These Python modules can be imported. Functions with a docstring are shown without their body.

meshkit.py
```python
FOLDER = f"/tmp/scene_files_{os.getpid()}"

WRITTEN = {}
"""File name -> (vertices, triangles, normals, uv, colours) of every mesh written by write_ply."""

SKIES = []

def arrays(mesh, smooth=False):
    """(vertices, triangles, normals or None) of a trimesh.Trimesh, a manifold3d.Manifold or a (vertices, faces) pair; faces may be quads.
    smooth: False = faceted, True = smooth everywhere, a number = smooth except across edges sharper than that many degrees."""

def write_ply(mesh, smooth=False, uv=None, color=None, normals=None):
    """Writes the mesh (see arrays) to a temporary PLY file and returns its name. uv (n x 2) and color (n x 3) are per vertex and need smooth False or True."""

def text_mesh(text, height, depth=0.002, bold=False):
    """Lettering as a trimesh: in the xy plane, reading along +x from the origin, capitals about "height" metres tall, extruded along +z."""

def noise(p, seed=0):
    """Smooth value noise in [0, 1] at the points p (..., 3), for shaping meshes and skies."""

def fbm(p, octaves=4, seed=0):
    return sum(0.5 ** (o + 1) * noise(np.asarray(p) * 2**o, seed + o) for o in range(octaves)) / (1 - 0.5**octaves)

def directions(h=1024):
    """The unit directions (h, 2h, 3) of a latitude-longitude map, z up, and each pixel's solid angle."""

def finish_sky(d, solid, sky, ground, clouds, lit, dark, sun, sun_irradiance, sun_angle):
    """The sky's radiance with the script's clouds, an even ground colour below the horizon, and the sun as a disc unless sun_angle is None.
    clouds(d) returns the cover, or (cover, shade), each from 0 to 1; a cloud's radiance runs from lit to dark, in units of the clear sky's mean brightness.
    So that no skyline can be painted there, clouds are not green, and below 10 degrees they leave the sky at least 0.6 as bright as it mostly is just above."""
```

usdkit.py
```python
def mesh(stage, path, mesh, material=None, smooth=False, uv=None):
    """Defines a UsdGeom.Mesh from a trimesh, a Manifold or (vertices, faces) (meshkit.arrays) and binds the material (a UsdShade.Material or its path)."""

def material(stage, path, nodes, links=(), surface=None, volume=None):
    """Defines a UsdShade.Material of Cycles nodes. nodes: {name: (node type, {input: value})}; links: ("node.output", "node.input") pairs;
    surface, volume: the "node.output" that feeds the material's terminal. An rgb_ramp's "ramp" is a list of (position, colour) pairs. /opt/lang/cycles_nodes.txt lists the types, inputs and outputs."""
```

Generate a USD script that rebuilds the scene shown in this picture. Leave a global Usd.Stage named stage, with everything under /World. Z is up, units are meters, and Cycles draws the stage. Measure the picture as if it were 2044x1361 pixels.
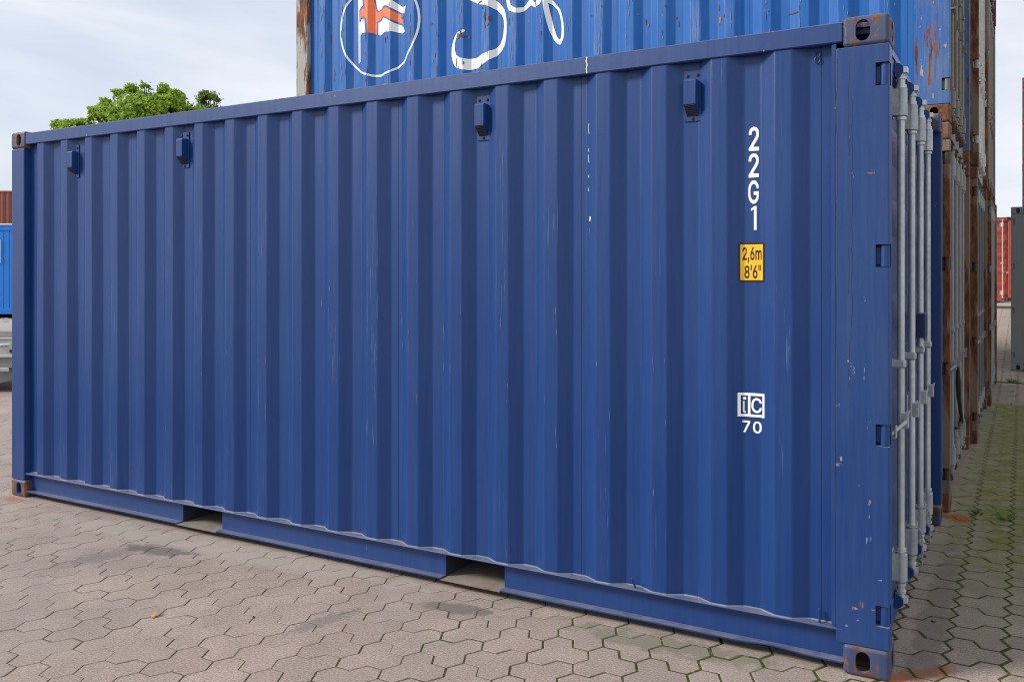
import math, random
import numpy as np, trimesh, manifold3d, shapely
from shapely import affinity
from shapely.geometry import Polygon, box as sbox, LineString, Point
from scipy.spatial import ConvexHull
from pxr import Gf, Sdf, Usd, UsdGeom, UsdLux, UsdShade
import usdkit, meshkit

stage = Usd.Stage.CreateInMemory()
UsdGeom.SetStageUpAxis(stage, "Z"); UsdGeom.SetStageMetersPerUnit(stage, 1.0)
UsdGeom.Xform.Define(stage, "/World"); UsdGeom.Scope.Define(stage, "/World/Looks")
rng = random.Random(7); nrng = np.random.default_rng(7)

# ------------------------------------------------------------------ camera, sky, sun, exposure
FPX, CXP, CYP, IW, IH = 1655.93, 1186.83, 548.87, 2044.0, 1361.0
CAM, YAW = np.array([0.463, -3.4048, 1.593]), 0.4764
cam = UsdGeom.Camera.Define(stage, "/World/camera")
AP = 36.0
cam.CreateHorizontalApertureAttr(AP); cam.CreateVerticalApertureAttr(AP * IH / IW)
cam.CreateFocalLengthAttr(AP * FPX / IW)
cam.CreateHorizontalApertureOffsetAttr(-(CXP - IW / 2) / IW * AP)
cam.CreateVerticalApertureOffsetAttr((CYP - IH / 2) / IW * AP)
cam.CreateClippingRangeAttr(Gf.Vec2f(0.05, 5000))
cam.CreateExposureAttr(0.0)
cam.AddTranslateOp().Set(Gf.Vec3d(*CAM)); cam.AddRotateZOp().Set(math.degrees(YAW)); cam.AddRotateXOp().Set(90.0)

SUN = np.array([-0.66, -0.52, 0.56]); SUN /= np.linalg.norm(SUN)
SUN_EL, SUN_ROT = math.asin(SUN[2]), math.atan2(SUN[0], SUN[1])
SKY_STRENGTH = 0.10
sun = UsdLux.DistantLight.Define(stage, "/World/sun")
sun.CreateIntensityAttr(1.05); sun.CreateAngleAttr(14.0); sun.CreateNormalizeAttr(True); sun.CreateColorAttr(Gf.Vec3f(1.0, 0.95, 0.88))
sun.AddRotateZOp().Set(math.degrees(math.atan2(SUN[0], -SUN[1]))); sun.AddRotateXOp().Set(90 - math.degrees(SUN_EL))
sky_look = usdkit.material(stage, "/World/Looks/overcast_sky", {
    "sky": ("sky_texture", {"sky_type": "single_scattering", "sun_disc": False, "sun_elevation": SUN_EL, "sun_rotation": SUN_ROT, "aerosol_density": 1.5}),
    "tc": ("texture_coordinate", {}),
    "map": ("mapping", {"scale": (1.0, 1.0, 3.2), "rotation": (0.0, 0.25, 0.5)}),
    "n": ("noise_texture", {"scale": 2.3, "detail": 5.0, "roughness": 0.5, "distortion": 0.4}),
    "cov": ("rgb_ramp", {"ramp": [(0.25, (0.70,) * 3), (0.62, (1.0,) * 3)]}),
    "cl": ("rgb_ramp", {"ramp": [(0.3, (7.2, 8.0, 9.5)), (0.65, (9.1, 9.4, 10.0))]}),
    "mx": ("mix_color", {"use_clamp": False, "use_clamp_result": False}),
    "bg": ("background_shader", {"strength": SKY_STRENGTH}),
}, [("tc.generated", "map.vector"), ("map.vector", "n.vector"), ("n.fac", "cov.fac"), ("n.fac", "cl.fac"), ("sky.color", "mx.a"), ("cl.color", "mx.b"),
    ("cov.color", "mx.fac"), ("mx.result", "bg.color")], surface="bg.background")
sky = UsdLux.DomeLight.Define(stage, "/World/sky")
UsdShade.MaterialBindingAPI.Apply(sky.GetPrim()).Bind(sky_look)

# ------------------------------------------------------------------ helpers
taken = {}
def numbered(parent, name):
    k = (parent, name); n = taken.get(k, 0); taken[k] = n + 1
    return f"{parent}/{name}" if n == 0 else f"{parent}/{name}_{n:03d}"
def path_of(p): return p if isinstance(p, str) else str(p.GetPath())
def tag(prim, label=None, cat=None, group=None, kind=None):
    for k, v in (("label", label), ("category", cat), ("group", group), ("kind", kind)):
        if v: prim.SetCustomDataByKey(k, v)
    return prim
def thing(name, label, cat, loc=(0, 0, 0), rotz=0.0, group=None, kind=None):
    x = UsdGeom.Xform.Define(stage, numbered("/World", name))
    x.AddTranslateOp().Set(Gf.Vec3d(*map(float, loc)))
    if rotz: x.AddRotateZOp().Set(float(rotz))
    return tag(x.GetPrim(), label, cat, group, kind)
def obj(parent, name, mesh, mat, smooth=False, label=None):
    if isinstance(mesh, (list,)): mesh = cat(mesh)
    m = usdkit.mesh(stage, numbered(path_of(parent) if parent else "/World", name), mesh, mat, smooth=smooth)
    if label: m.GetPrim().SetCustomDataByKey("label", label)
    return m.GetPrim()
def cat(ms): return trimesh.util.concatenate([m for m in ms if len(m.faces)])
def hull(pts):
    h = ConvexHull(np.asarray(pts, float)); m = trimesh.Trimesh(h.points, h.simplices, process=False)
    c = h.points[h.vertices].mean(0); t = m.triangles; n = np.cross(t[:, 1] - t[:, 0], t[:, 2] - t[:, 0])
    f = m.faces.copy(); bad = ((t.mean(1) - c) * n).sum(1) < 0; f[bad] = f[bad][:, ::-1]
    m = trimesh.Trimesh(h.points, f, process=False); m.remove_unreferenced_vertices(); return m
def box(x0, x1, y0, y1, z0, z1, b=0.0):
    x0, x1 = sorted((x0, x1)); y0, y1 = sorted((y0, y1)); z0, z1 = sorted((z0, z1))
    if b <= 0:
        m = trimesh.creation.box((x1 - x0, y1 - y0, z1 - z0)); m.apply_translation(((x0 + x1) / 2, (y0 + y1) / 2, (z0 + z1) / 2)); return m
    b = min(b, (x1 - x0) / 2.2, (y1 - y0) / 2.2, (z1 - z0) / 2.2); p = []
    for i, x in ((1, x0), (-1, x1)):
        for j, y in ((1, y0), (-1, y1)):
            for k, z in ((1, z0), (-1, z1)):
                p += [(x + i * b, y + j * b, z), (x + i * b, y, z + k * b), (x, y + j * b, z + k * b)]
    return hull(p)
def tube(pts, r, n=10, cap=True):
    pts = np.asarray(pts, float); r = np.broadcast_to(np.asarray(r, float), (len(pts),))
    t = np.gradient(pts, axis=0); t /= np.linalg.norm(t, axis=1, keepdims=True) + 1e-12
    ref = np.array([0, 0, 1.0]) if abs(t[0][2]) < 0.8 else np.array([1.0, 0, 0])
    a = np.cross(t, ref); a /= np.linalg.norm(a, axis=1, keepdims=True) + 1e-12; b = np.cross(t, a)
    ang = np.arange(n) * 2 * math.pi / n
    v = pts[:, None] + r[:, None, None] * (np.cos(ang)[None, :, None] * a[:, None] + np.sin(ang)[None, :, None] * b[:, None])
    v = v.reshape(-1, 3); f = []
    for i in range(len(pts) - 1):
        for k in range(n):
            q = [i * n + k, (i + 1) * n + k, (i + 1) * n + (k + 1) % n, i * n + (k + 1) % n]
            f += [[q[0], q[1], q[2]], [q[0], q[2], q[3]]]
    if cap:
        m = len(v); v = np.vstack([v, pts[0], pts[-1]])
        for k in range(n):
            f += [[m, k, (k + 1) % n], [m + 1, (len(pts) - 1) * n + (k + 1) % n, (len(pts) - 1) * n + k]]
    return trimesh.Trimesh(v, np.array(f)[:, ::-1], process=False)
def rod(p0, p1, r, n=12): return tube([p0, p1], r, n)
def vturn(x, y, zr, n=14):
    """A turned piece about a vertical axis: zr = [(z, radius), ...]."""
    p = np.array([(x, y, z) for z, _ in zr]); r = np.array([q for _, q in zr])
    ang = np.arange(n) * 2 * math.pi / n
    v = np.stack([p[:, 0, None] + r[:, None] * np.cos(ang), p[:, 1, None] + r[:, None] * np.sin(ang), np.repeat(p[:, 2, None], n, 1)], -1).reshape(-1, 3)
    f = []
    for i in range(len(p) - 1):
        for k in range(n):
            q = [i * n + k, i * n + (k + 1) % n, (i + 1) * n + (k + 1) % n, (i + 1) * n + k]
            f += [[q[0], q[1], q[2]], [q[0], q[2], q[3]]]
    m = len(v); v = np.vstack([v, p[0], p[-1]])
    for k in range(n): f += [[m, (k + 1) % n, k], [m + 1, (len(p) - 1) * n + k, (len(p) - 1) * n + (k + 1) % n]]
    return trimesh.Trimesh(v, f, process=False)
def to_tm(M):
    me = M.to_mesh(); return trimesh.Trimesh(np.array(me.vert_properties)[:, :3], np.array(me.tri_verts), process=False)
def to_mf(m): return manifold3d.Manifold(manifold3d.Mesh(np.asarray(m.vertices, np.float32), np.asarray(m.faces, np.uint32)))
def moved(m, T=(0, 0, 0), S=(1, 1, 1)):
    v = np.asarray(m.vertices) * np.asarray(S, float) + np.asarray(T, float); f = np.asarray(m.faces)
    if np.prod(S) < 0: f = f[:, ::-1]
    return trimesh.Trimesh(v, f, process=False)
def flat_poly(poly, y, thick=0.0006):
    """A shapely polygon in (x, z) as a thin plate whose face looks towards -y at depth y."""
    out = []
    for g in getattr(poly, "geoms", [poly]):
        if g.is_empty or g.area < 1e-8 or g.geom_type != "Polygon": continue
        m = trimesh.creation.extrude_polygon(g, thick, engine="earcut")
        v = m.vertices; out.append(trimesh.Trimesh(np.stack([v[:, 0], y + thick - v[:, 2], v[:, 1]], -1), m.faces, process=False))
    m = cat(out); m.metadata["poly"] = (poly, y, thick); return m

# ------------------------------------------------------------------ materials
def M(name, nodes, links, surface="p.BSDF"):
    return usdkit.material(stage, "/World/Looks/" + name, nodes, links, surface)
def plain(name, col, rough=0.5, metal=0.0, spec=0.5, bump=0.0, scale=60.0, vary=0.12):
    nodes = {"tc": ("texture_coordinate", {}), "n": ("noise_texture", {"scale": scale, "detail": 4.0, "roughness": 0.6}),
             "n2": ("noise_texture", {"scale": scale * 0.07, "detail": 4.0}),
             "m": ("math", {"math_type": "multiply_add", "value2": vary * 2, "value3": 1 - vary}),
             "m2": ("math", {"math_type": "multiply_add", "value2": vary * 2, "value3": 1 - vary}),
             "mm": ("math", {"math_type": "multiply"}), "c": ("vector_math", {"math_type": "scale", "vector1": col}),
             "p": ("principled_bsdf", {"roughness": rough, "metallic": metal, "specular_ior_level": spec})}
    links = [("tc.object", "n.vector"), ("tc.object", "n2.vector"), ("n.fac", "m.value1"), ("n2.fac", "m2.value1"), ("m.value", "mm.value1"), ("m2.value", "mm.value2"), ("mm.value", "c.scale"), ("c.vector", "p.base_color")]
    if bump:
        nodes["b"] = ("bump", {"strength": bump, "distance": 0.004}); links += [("n.fac", "b.height"), ("b.normal", "p.normal")]
    return M(name, nodes, links)
def ramp2(a, b, lo, hi): return ("rgb_ramp", {"ramp": [(0, a), (lo, a), (hi, b), (1, b)]})

def paint(name, col, faded, rust_lo=0.74, rust_streak=0.0, rough=0.4, scrape=0.0, dust=0.5, ridge=True, chips=0.0, spec=0.5, seed=0.0, rust_scale=5.0, fade=0.5, vstretch=0.16, edge=0.0):
    """Painted container steel: faded in patches and vertical streaks, scraped on its ridges, rusting through, dust on ledges."""
    nd, ln = {}, []
    def N(k, kind, **kw): nd[k] = (kind, kw)
    def L(a, b): ln.append((a, b))
    N("tc", "texture_coordinate"); N("off", "vector_math", math_type="add", vector2=(seed * 3.1, seed * 1.7, seed * 2.3)); L("tc.object", "off.vector1")
    N("ma", "mapping", scale=(16.0, 16.0, 0.7)); L("off.vector", "ma.vector")
    N("streak", "noise_texture", scale=3.0, detail=6.0, roughness=0.65); L("ma.vector", "streak.vector")
    N("big", "noise_texture", scale=1.1, detail=4.0, roughness=0.6); L("off.vector", "big.vector")
    N("fine", "noise_texture", scale=90.0, detail=3.0, roughness=0.6); L("off.vector", "fine.vector")
    N("s1", "math", math_type="multiply"); L("streak.fac", "s1.value1"); L("big.fac", "s1.value2")
    N("s2", "map_range", from_min=0.14, from_max=0.42, to_min=0.0, to_max=fade, clamp=True); L("s1.value", "s2.value")
    N("c1", "mix_color", a=col, b=faded); L("s2.result", "c1.fac")
    last = "c1.result"
    if scrape > 0:                                                    # pale scuffs where things rubbed along the proud ribs
        N("mb", "mapping", scale=(170.0, 170.0, 3.0)); L("off.vector", "mb.vector")
        N("sc", "noise_texture", scale=1.0, detail=5.0, roughness=0.7); L("mb.vector", "sc.vector")
        N("mc", "mapping", scale=(1.3, 1.3, 0.9)); L("off.vector", "mc.vector")
        N("scb", "noise_texture", scale=1.6, detail=3.0); L("mc.vector", "scb.vector")
        N("scm", "map_range", from_min=0.50, from_max=0.66, to_min=0.0, to_max=1.0, clamp=True); L("scb.fac", "scm.value")
        N("sct", "map_range", from_min=0.66 - 0.1 * scrape, from_max=0.74, to_min=0.0, to_max=0.85, clamp=True); L("sc.fac", "sct.value")
        N("sx", "separate_xyz"); L("tc.object", "sx.vector")
        N("rid", "map_range", from_min=0.020, from_max=0.0145, to_min=0.0, to_max=1.0, clamp=True); L("sx.y", "rid.value")
        N("k1", "math", math_type="multiply"); L("scm.result", "k1.value1"); L("sct.result", "k1.value2")
        N("k2", "math", math_type="multiply"); L("k1.value", "k2.value1"); L("rid.result", "k2.value2")
        N("c2", "mix_color", b=(0.30, 0.35, 0.46)); L(last, "c2.a"); L("k2.value", "c2.fac"); last = "c2.result"
    if chips > 0:
        N("chv", "mapping", scale=(1.0, 1.0, 0.45)); L("off.vector", "chv.vector")
        N("ch", "noise_texture", scale=26.0, detail=5.0, roughness=0.62); L("chv.vector", "ch.vector")
        N("cht", "map_range", from_min=0.735 - 0.06 * chips, from_max=0.76 - 0.06 * chips, to_min=0.0, to_max=1.0, clamp=True); L("ch.fac", "cht.value")
        N("chc", "rgb_ramp", ramp=[(0.35, (0.45, 0.40, 0.36)), (0.5, (0.34, 0.12, 0.05)), (0.65, (0.30, 0.36, 0.50))]); L("big.fac", "chc.fac")
        N("c3", "mix_color"); L(last, "c3.a"); L("chc.color", "c3.b"); L("cht.result", "c3.fac"); last = "c3.result"
    # rust
    N("mr", "mapping", scale=(1.0, 1.0, vstretch if rust_streak else 0.8)); L("off.vector", "mr.vector")
    N("ru", "noise_texture", scale=rust_scale, detail=8.0, roughness=0.68); L("mr.vector", "ru.vector")
    N("rt", "map_range", from_min=rust_lo, from_max=rust_lo + 0.05, to_min=0.0, to_max=1.0, clamp=True); L("ru.fac", "rt.value")
    if edge > 0:                                                      # bare, rusting arrises
        N("ez", "separate_xyz"); L("tc.object", "ez.vector")
        for i, (ax, lo, hi, k) in enumerate((("z", 0.036, 0.002, 1.0), ("z", 2.592, 2.620, 0.8), ("x", -0.158, -0.177, 0.55), ("x", -0.022, -0.001, 0.45), ("z", 2.520, 2.503, 0.4))):
            N(f"e{i}", "map_range", from_min=lo, from_max=hi, to_min=0.0, to_max=edge * k, clamp=True); L("ez." + ax, f"e{i}.value")
        N("m0", "math", math_type="maximum"); L("e0.result", "m0.value1"); L("e1.result", "m0.value2")
        N("m1", "math", math_type="maximum"); L("e2.result", "m1.value1"); L("e3.result", "m1.value2")
        N("m2", "math", math_type="maximum"); L("m0.value", "m2.value1"); L("m1.value", "m2.value2")
        N("et", "math", math_type="maximum"); L("m2.value", "et.value1"); L("e4.result", "et.value2")
        N("en", "math", math_type="add"); L("ru.fac", "en.value1"); L("et.value", "en.value2")
        ln[:] = [(a, b) for a, b in ln if b != "rt.value"]; L("en.value", "rt.value")
    N("rc", "rgb_ramp", ramp=[(0.30, (0.055, 0.022, 0.012)), (0.45, (0.105, 0.038, 0.017)), (0.57, (0.20, 0.072, 0.026)), (0.70, (0.31, 0.125, 0.048))])
    N("mrn", "mapping", scale=(1.0, 1.0, 0.3)); L("off.vector", "mrn.vector"); N("rn", "noise_texture", scale=20.0, detail=6.0, roughness=0.72); L("mrn.vector", "rn.vector"); L("rn.fac", "rc.fac")
    N("c4", "mix_color"); L(last, "c4.a"); L("rc.color", "c4.b"); L("rt.result", "c4.fac"); last = "c4.result"
    N("rg", "map_range", from_min=0.0, from_max=1.0, to_min=rough, to_max=0.88, clamp=True); L("rt.result", "rg.value")
    rg = "rg.result"
    if dust > 0:
        N("ge", "geometry"); N("gz", "separate_xyz"); L("ge.normal", "gz.vector")
        N("du", "map_range", from_min=0.55, from_max=0.95, to_min=0.0, to_max=dust, clamp=True); L("gz.z", "du.value")
        N("dn", "noise_texture", scale=11.0, detail=5.0, roughness=0.65); L("off.vector", "dn.vector")
        N("dm", "map_range", from_min=0.3, from_max=0.62, to_min=0.35, to_max=1.0, clamp=True); L("dn.fac", "dm.value")
        N("dd", "math", math_type="multiply"); L("du.result", "dd.value1"); L("dm.result", "dd.value2")
        N("c5", "mix_color", b=(0.34, 0.305, 0.265)); L(last, "c5.a"); L("dd.value", "c5.fac"); last = "c5.result"
        N("rg2", "mix_float", b=0.9); L(rg, "rg2.a"); L("dd.value", "rg2.fac"); rg = "rg2.result"
    N("rv", "math", math_type="multiply_add", value2=0.16, value3=-0.08); L("streak.fac", "rv.value1")
    N("rr", "math", math_type="add", use_clamp=True); L(rg, "rr.value1"); L("rv.value", "rr.value2")
    N("hb", "math", math_type="multiply_add", value2=0.5); L("rt.result", "hb.value1"); L("fine.fac", "hb.value3")
    N("bu", "bump", strength=0.16, distance=0.002); L("hb.value", "bu.height")
    N("p", "principled_bsdf", specular_ior_level=spec); L(last, "p.base_color"); L("rr.value", "p.roughness"); L("bu.normal", "p.normal")
    return M(name, nd, ln)

NAVY, NAVY_F = (0.0060, 0.0365, 0.158), (0.018, 0.060, 0.190)
navy_wall = paint("navy_wall_paint", NAVY, NAVY_F, rust_lo=0.80, scrape=0.6, dust=0.85, rough=0.36, fade=0.45, spec=0.4)
navy_frame = paint("navy_frame_paint", NAVY, NAVY_F, rust_lo=0.79, dust=0.42, rough=0.40, chips=0.45, fade=0.5)
navy_post = paint("navy_post_paint", NAVY, (0.034, 0.072, 0.175), rust_lo=0.715, rust_streak=1, dust=0.7, rough=0.42, chips=0.5, fade=0.45, spec=0.4, rust_scale=9.0, seed=2.0)
navy_cast = paint("navy_casting_paint", (0.014, 0.042, 0.130), (0.060, 0.068, 0.105), rust_lo=0.53, dust=0.3, rough=0.55, chips=1.0, fade=0.85, rust_scale=15.0, seed=4.0, edge=0.085)
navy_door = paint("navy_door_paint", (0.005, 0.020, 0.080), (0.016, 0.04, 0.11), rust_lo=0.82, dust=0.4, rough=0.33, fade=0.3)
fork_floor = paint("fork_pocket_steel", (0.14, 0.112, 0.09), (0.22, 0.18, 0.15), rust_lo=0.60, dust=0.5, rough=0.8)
galv = plain("galvanised_steel", (0.56, 0.585, 0.60), rough=0.38, metal=0.5, scale=30.0, vary=0.34, bump=0.06)
galv_d = plain("galvanised_bracket_steel", (0.43, 0.455, 0.475), rough=0.46, metal=0.55, scale=40.0, vary=0.36, bump=0.15)
rubber = plain("black_rubber", (0.012, 0.012, 0.013), rough=0.7)
hole_dark = plain("dark_steel_and_pocket_shade", (0.02, 0.022, 0.03), rough=0.8)  # dark fittings, and the painted shade inside the fork pockets
white_film = plain("white_film", (0.80, 0.81, 0.82), rough=0.4, vary=0.03)
yellow_film = plain("yellow_film", (0.80, 0.46, 0.012), rough=0.4, vary=0.04)
black_film = plain("black_film", (0.014, 0.013, 0.012), rough=0.45)
sealant = plain("pale_sealant", (0.17, 0.18, 0.22), rough=0.7, vary=0.25)
cream_drip = plain("cream_paint_drip", (0.72, 0.70, 0.60), rough=0.6)
rope_look = plain("grey_rope", (0.34, 0.33, 0.31), rough=0.9, vary=0.3)

SKYB, SKYB_F = (0.0040, 0.086, 0.345), (0.034, 0.140, 0.35)
sky_wall = paint("light_blue_wall_paint", SKYB, SKYB_F, rust_lo=0.715, rust_streak=1, scrape=2.0, dust=0.5, rough=0.5, fade=0.75, rust_scale=7.0, chips=0.35, seed=1.0, vstretch=0.35, spec=0.25)
cream_post = paint("worn_cream_post_paint", (0.34, 0.335, 0.30), (0.24, 0.225, 0.19), rust_lo=0.515, rust_streak=1, dust=0.4, rough=0.7, fade=0.8, rust_scale=9.0, seed=16.0)
sky_post = paint("light_blue_post_paint", (0.010, 0.095, 0.34), (0.16, 0.19, 0.215), rust_lo=0.555, rust_streak=1, dust=0.5, rough=0.6, fade=1.1, chips=1.4, spec=0.3, rust_scale=13.0, vstretch=0.12, seed=5.0)
rust_post = paint("rusted_grey_post_paint", (0.165, 0.105, 0.062), (0.26, 0.21, 0.15), rust_lo=0.455, rust_streak=1, dust=0.4, rough=0.7, fade=0.8, rust_scale=8.0, seed=3.0)
rust_cast = paint("rusted_casting", (0.16, 0.075, 0.045), (0.22, 0.13, 0.09), rust_lo=0.44, dust=0.3, rough=0.85, fade=0.6, rust_scale=6.0, seed=6.0)
dark_rust = paint("dark_rusted_steel", (0.085, 0.045, 0.032), (0.12, 0.08, 0.06), rust_lo=0.52, dust=0.2, rough=0.85, rust_scale=6.0, seed=7.0)
grey_door = paint("grey_door_paint", (0.14, 0.145, 0.145), (0.21, 0.20, 0.185), rust_lo=0.66, rust_streak=1, dust=0.4, rough=0.55, seed=8.0)
tan_rod = plain("dirty_grey_rod_paint", (0.19, 0.165, 0.135), rough=0.6, scale=30.0, vary=0.3, bump=0.1)
grey_rod = plain("light_grey_rod_paint", (0.25, 0.25, 0.245), rough=0.55, scale=30.0, vary=0.22, bump=0.1)
slate_door = paint("slate_door_paint", (0.085, 0.092, 0.10), (0.15, 0.155, 0.16), rust_lo=0.68, dust=0.3, rough=0.55, seed=9.0)
white_door = paint("dirty_white_door_paint", (0.42, 0.41, 0.385), (0.26, 0.245, 0.225), rust_lo=0.70, rust_streak=1, dust=0.3, rough=0.55, seed=10.0, fade=1.0)
white_rod = plain("dirty_white_rod_paint", (0.52, 0.51, 0.48), rough=0.55, scale=20.0, vary=0.3)
beige_wall = paint("beige_wall_paint", (0.23, 0.20, 0.165), (0.31, 0.28, 0.24), rust_lo=0.62, rust_streak=1, dust=0.3, rough=0.6, seed=11.0)
wine_wall = paint("wine_red_wall_paint", (0.13, 0.022, 0.03), (0.22, 0.07, 0.07), rust_lo=0.74, dust=0.3, rough=0.55, seed=12.0)
brown_wall = paint("brown_red_wall_paint", (0.20, 0.042, 0.024), (0.26, 0.075, 0.05), rust_lo=0.76, dust=0.3, rough=0.55, seed=13.0)
red_wall = paint("red_wall_paint", (0.48, 0.085, 0.055), (0.54, 0.15, 0.11), rust_lo=0.76, dust=0.3, rough=0.55, seed=14.0)
slate_wall = paint("slate_grey_wall_paint", (0.20, 0.21, 0.21), (0.25, 0.25, 0.25), rust_lo=0.76, dust=0.3, rough=0.55, seed=15.0)

# ------------------------------------------------------------------ the ground's height
def ground_z(x, y):
    x, y = np.asarray(x, float), np.asarray(y, float)
    s = 0.05 * np.maximum(0.0, y - 10.3 + 0.39 * np.maximum(0, -x - 8.0))
    return np.where(s < 0.6, s, 0.6 + 0.5 * (1 - np.exp(-(s - 0.6) / 0.5)))

# ------------------------------------------------------------------ container geometry (local: door end at x = 0, near long side at y = 0)
CL, CW, CH = 6.058, 2.438, 2.622
PITCH, YO, YI = 0.2785, 0.012, 0.048
CREST = [-0.385 - PITCH * k for k in range(20)]                      # where a proud rib ends and the wall folds inwards
def raw_profile():
    p = [(-5.900, YI)]
    for a in reversed(CREST):
        p += [(a - 0.1395, YI), (a - 0.0715, YO), (a, YO), (a + 0.068, YI)]
    return p + [(-0.225, YI)]
RAW = raw_profile(); RAWX = np.array([p[0] for p in RAW]); RAWY = np.array([p[1] for p in RAW])
def profile_y(x): return np.interp(x, RAWX, RAWY)
def filleted(x0, x1, r=0.007):
    xs = [x0]
    for px in RAWX[1:-1]:
        for d in (-r, -r * 0.45, 0, r * 0.45, r):
            if x0 + 0.001 < px + d < x1 - 0.001: xs.append(px + d)
    xs = np.array(xs + [x1]); k = np.linspace(-r, r, 9); w = 1 - np.abs(k) / (r * 1.2)
    return xs, sum(wi * profile_y(np.clip(xs + ki, RAWX[0], RAWX[-1])) for ki, wi in zip(k, w)) / w.sum()
WALL = {"dent": 0.0044}                                                 # how far the wall at hand is bowed and knocked
def dent_y(X, Z, amp, seed=0):
    z0, z1 = 0.1745, 2.5255; X, Z = np.asarray(X, float), np.asarray(Z, float)
    return amp * 2 * (meshkit.fbm(np.stack([X * 3.2, Z * 0.9, np.full_like(X, seed)], -1), 2, seed) - 0.5) * np.sin(np.pi * np.clip((Z - z0) / (z1 - z0), 0, 1))
def sheet(x0, x1, z0, z1, rows, seed=0, dent=0.0016):
    xs, ys = filleted(x0, x1); zs = np.linspace(z0, z1, rows)
    X, Z = np.meshgrid(xs, zs); Y = np.repeat(ys[None], rows, 0)
    if dent: Y = Y + dent_y(X, Z, dent, seed)
    n, m = rows, len(xs); v = np.concatenate([np.stack([X, Y, Z], -1).reshape(-1, 3), np.stack([X, Y + 0.003, Z], -1).reshape(-1, 3)])
    i, j = np.meshgrid(np.arange(n - 1), np.arange(m - 1), indexing="ij"); q = np.stack([i * m + j, i * m + j + 1, (i + 1) * m + j + 1, (i + 1) * m + j], -1).reshape(-1, 4)
    f = np.vstack([q[:, [0, 1, 2]], q[:, [0, 2, 3]]]); return trimesh.Trimesh(v, np.vstack([f, f[:, ::-1] + n * m]), process=False)
def conform(m, proud=0.0009, base_y=None):
    """Wraps a flat plate (in x, z, looking towards -y) onto the ribbed wall."""
    parts, cuts = [], [x for x in RAWX if m.bounds[0][0] < x < m.bounds[1][0]]
    edges = [m.bounds[0][0] - 1e-3] + cuts + [m.bounds[1][0] + 1e-3]
    if "poly" in m.metadata:
        poly, y0, thick = m.metadata["poly"]; x0, z0, x1, z1 = poly.bounds
        for a, b in zip(edges[:-1], edges[1:]):
            q = poly.intersection(sbox(a, z0 - 1, b, z1 + 1))
            q = [g for g in getattr(q, "geoms", [q]) if g.geom_type == "Polygon" and g.area > 1e-8]
            if q: parts.append(flat_poly(shapely.MultiPolygon(q), y0, thick))
        edges = []
    for a, b in zip(edges[:-1], edges[1:]):
        s = trimesh.intersections.slice_mesh_plane(m, (1, 0, 0), (a, 0, 0), cap=False)
        if len(s.faces): s = trimesh.intersections.slice_mesh_plane(s, (-1, 0, 0), (b, 0, 0), cap=False)
        if len(s.faces): parts.append(s)
    m = cat(parts); v = m.vertices.copy(); v[:, 1] = v[:, 1] + profile_y(v[:, 0]) + dent_y(v[:, 0], v[:, 2], WALL["dent"]) - proud - 0.0004
    return trimesh.Trimesh(v, m.faces, process=False)
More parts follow.
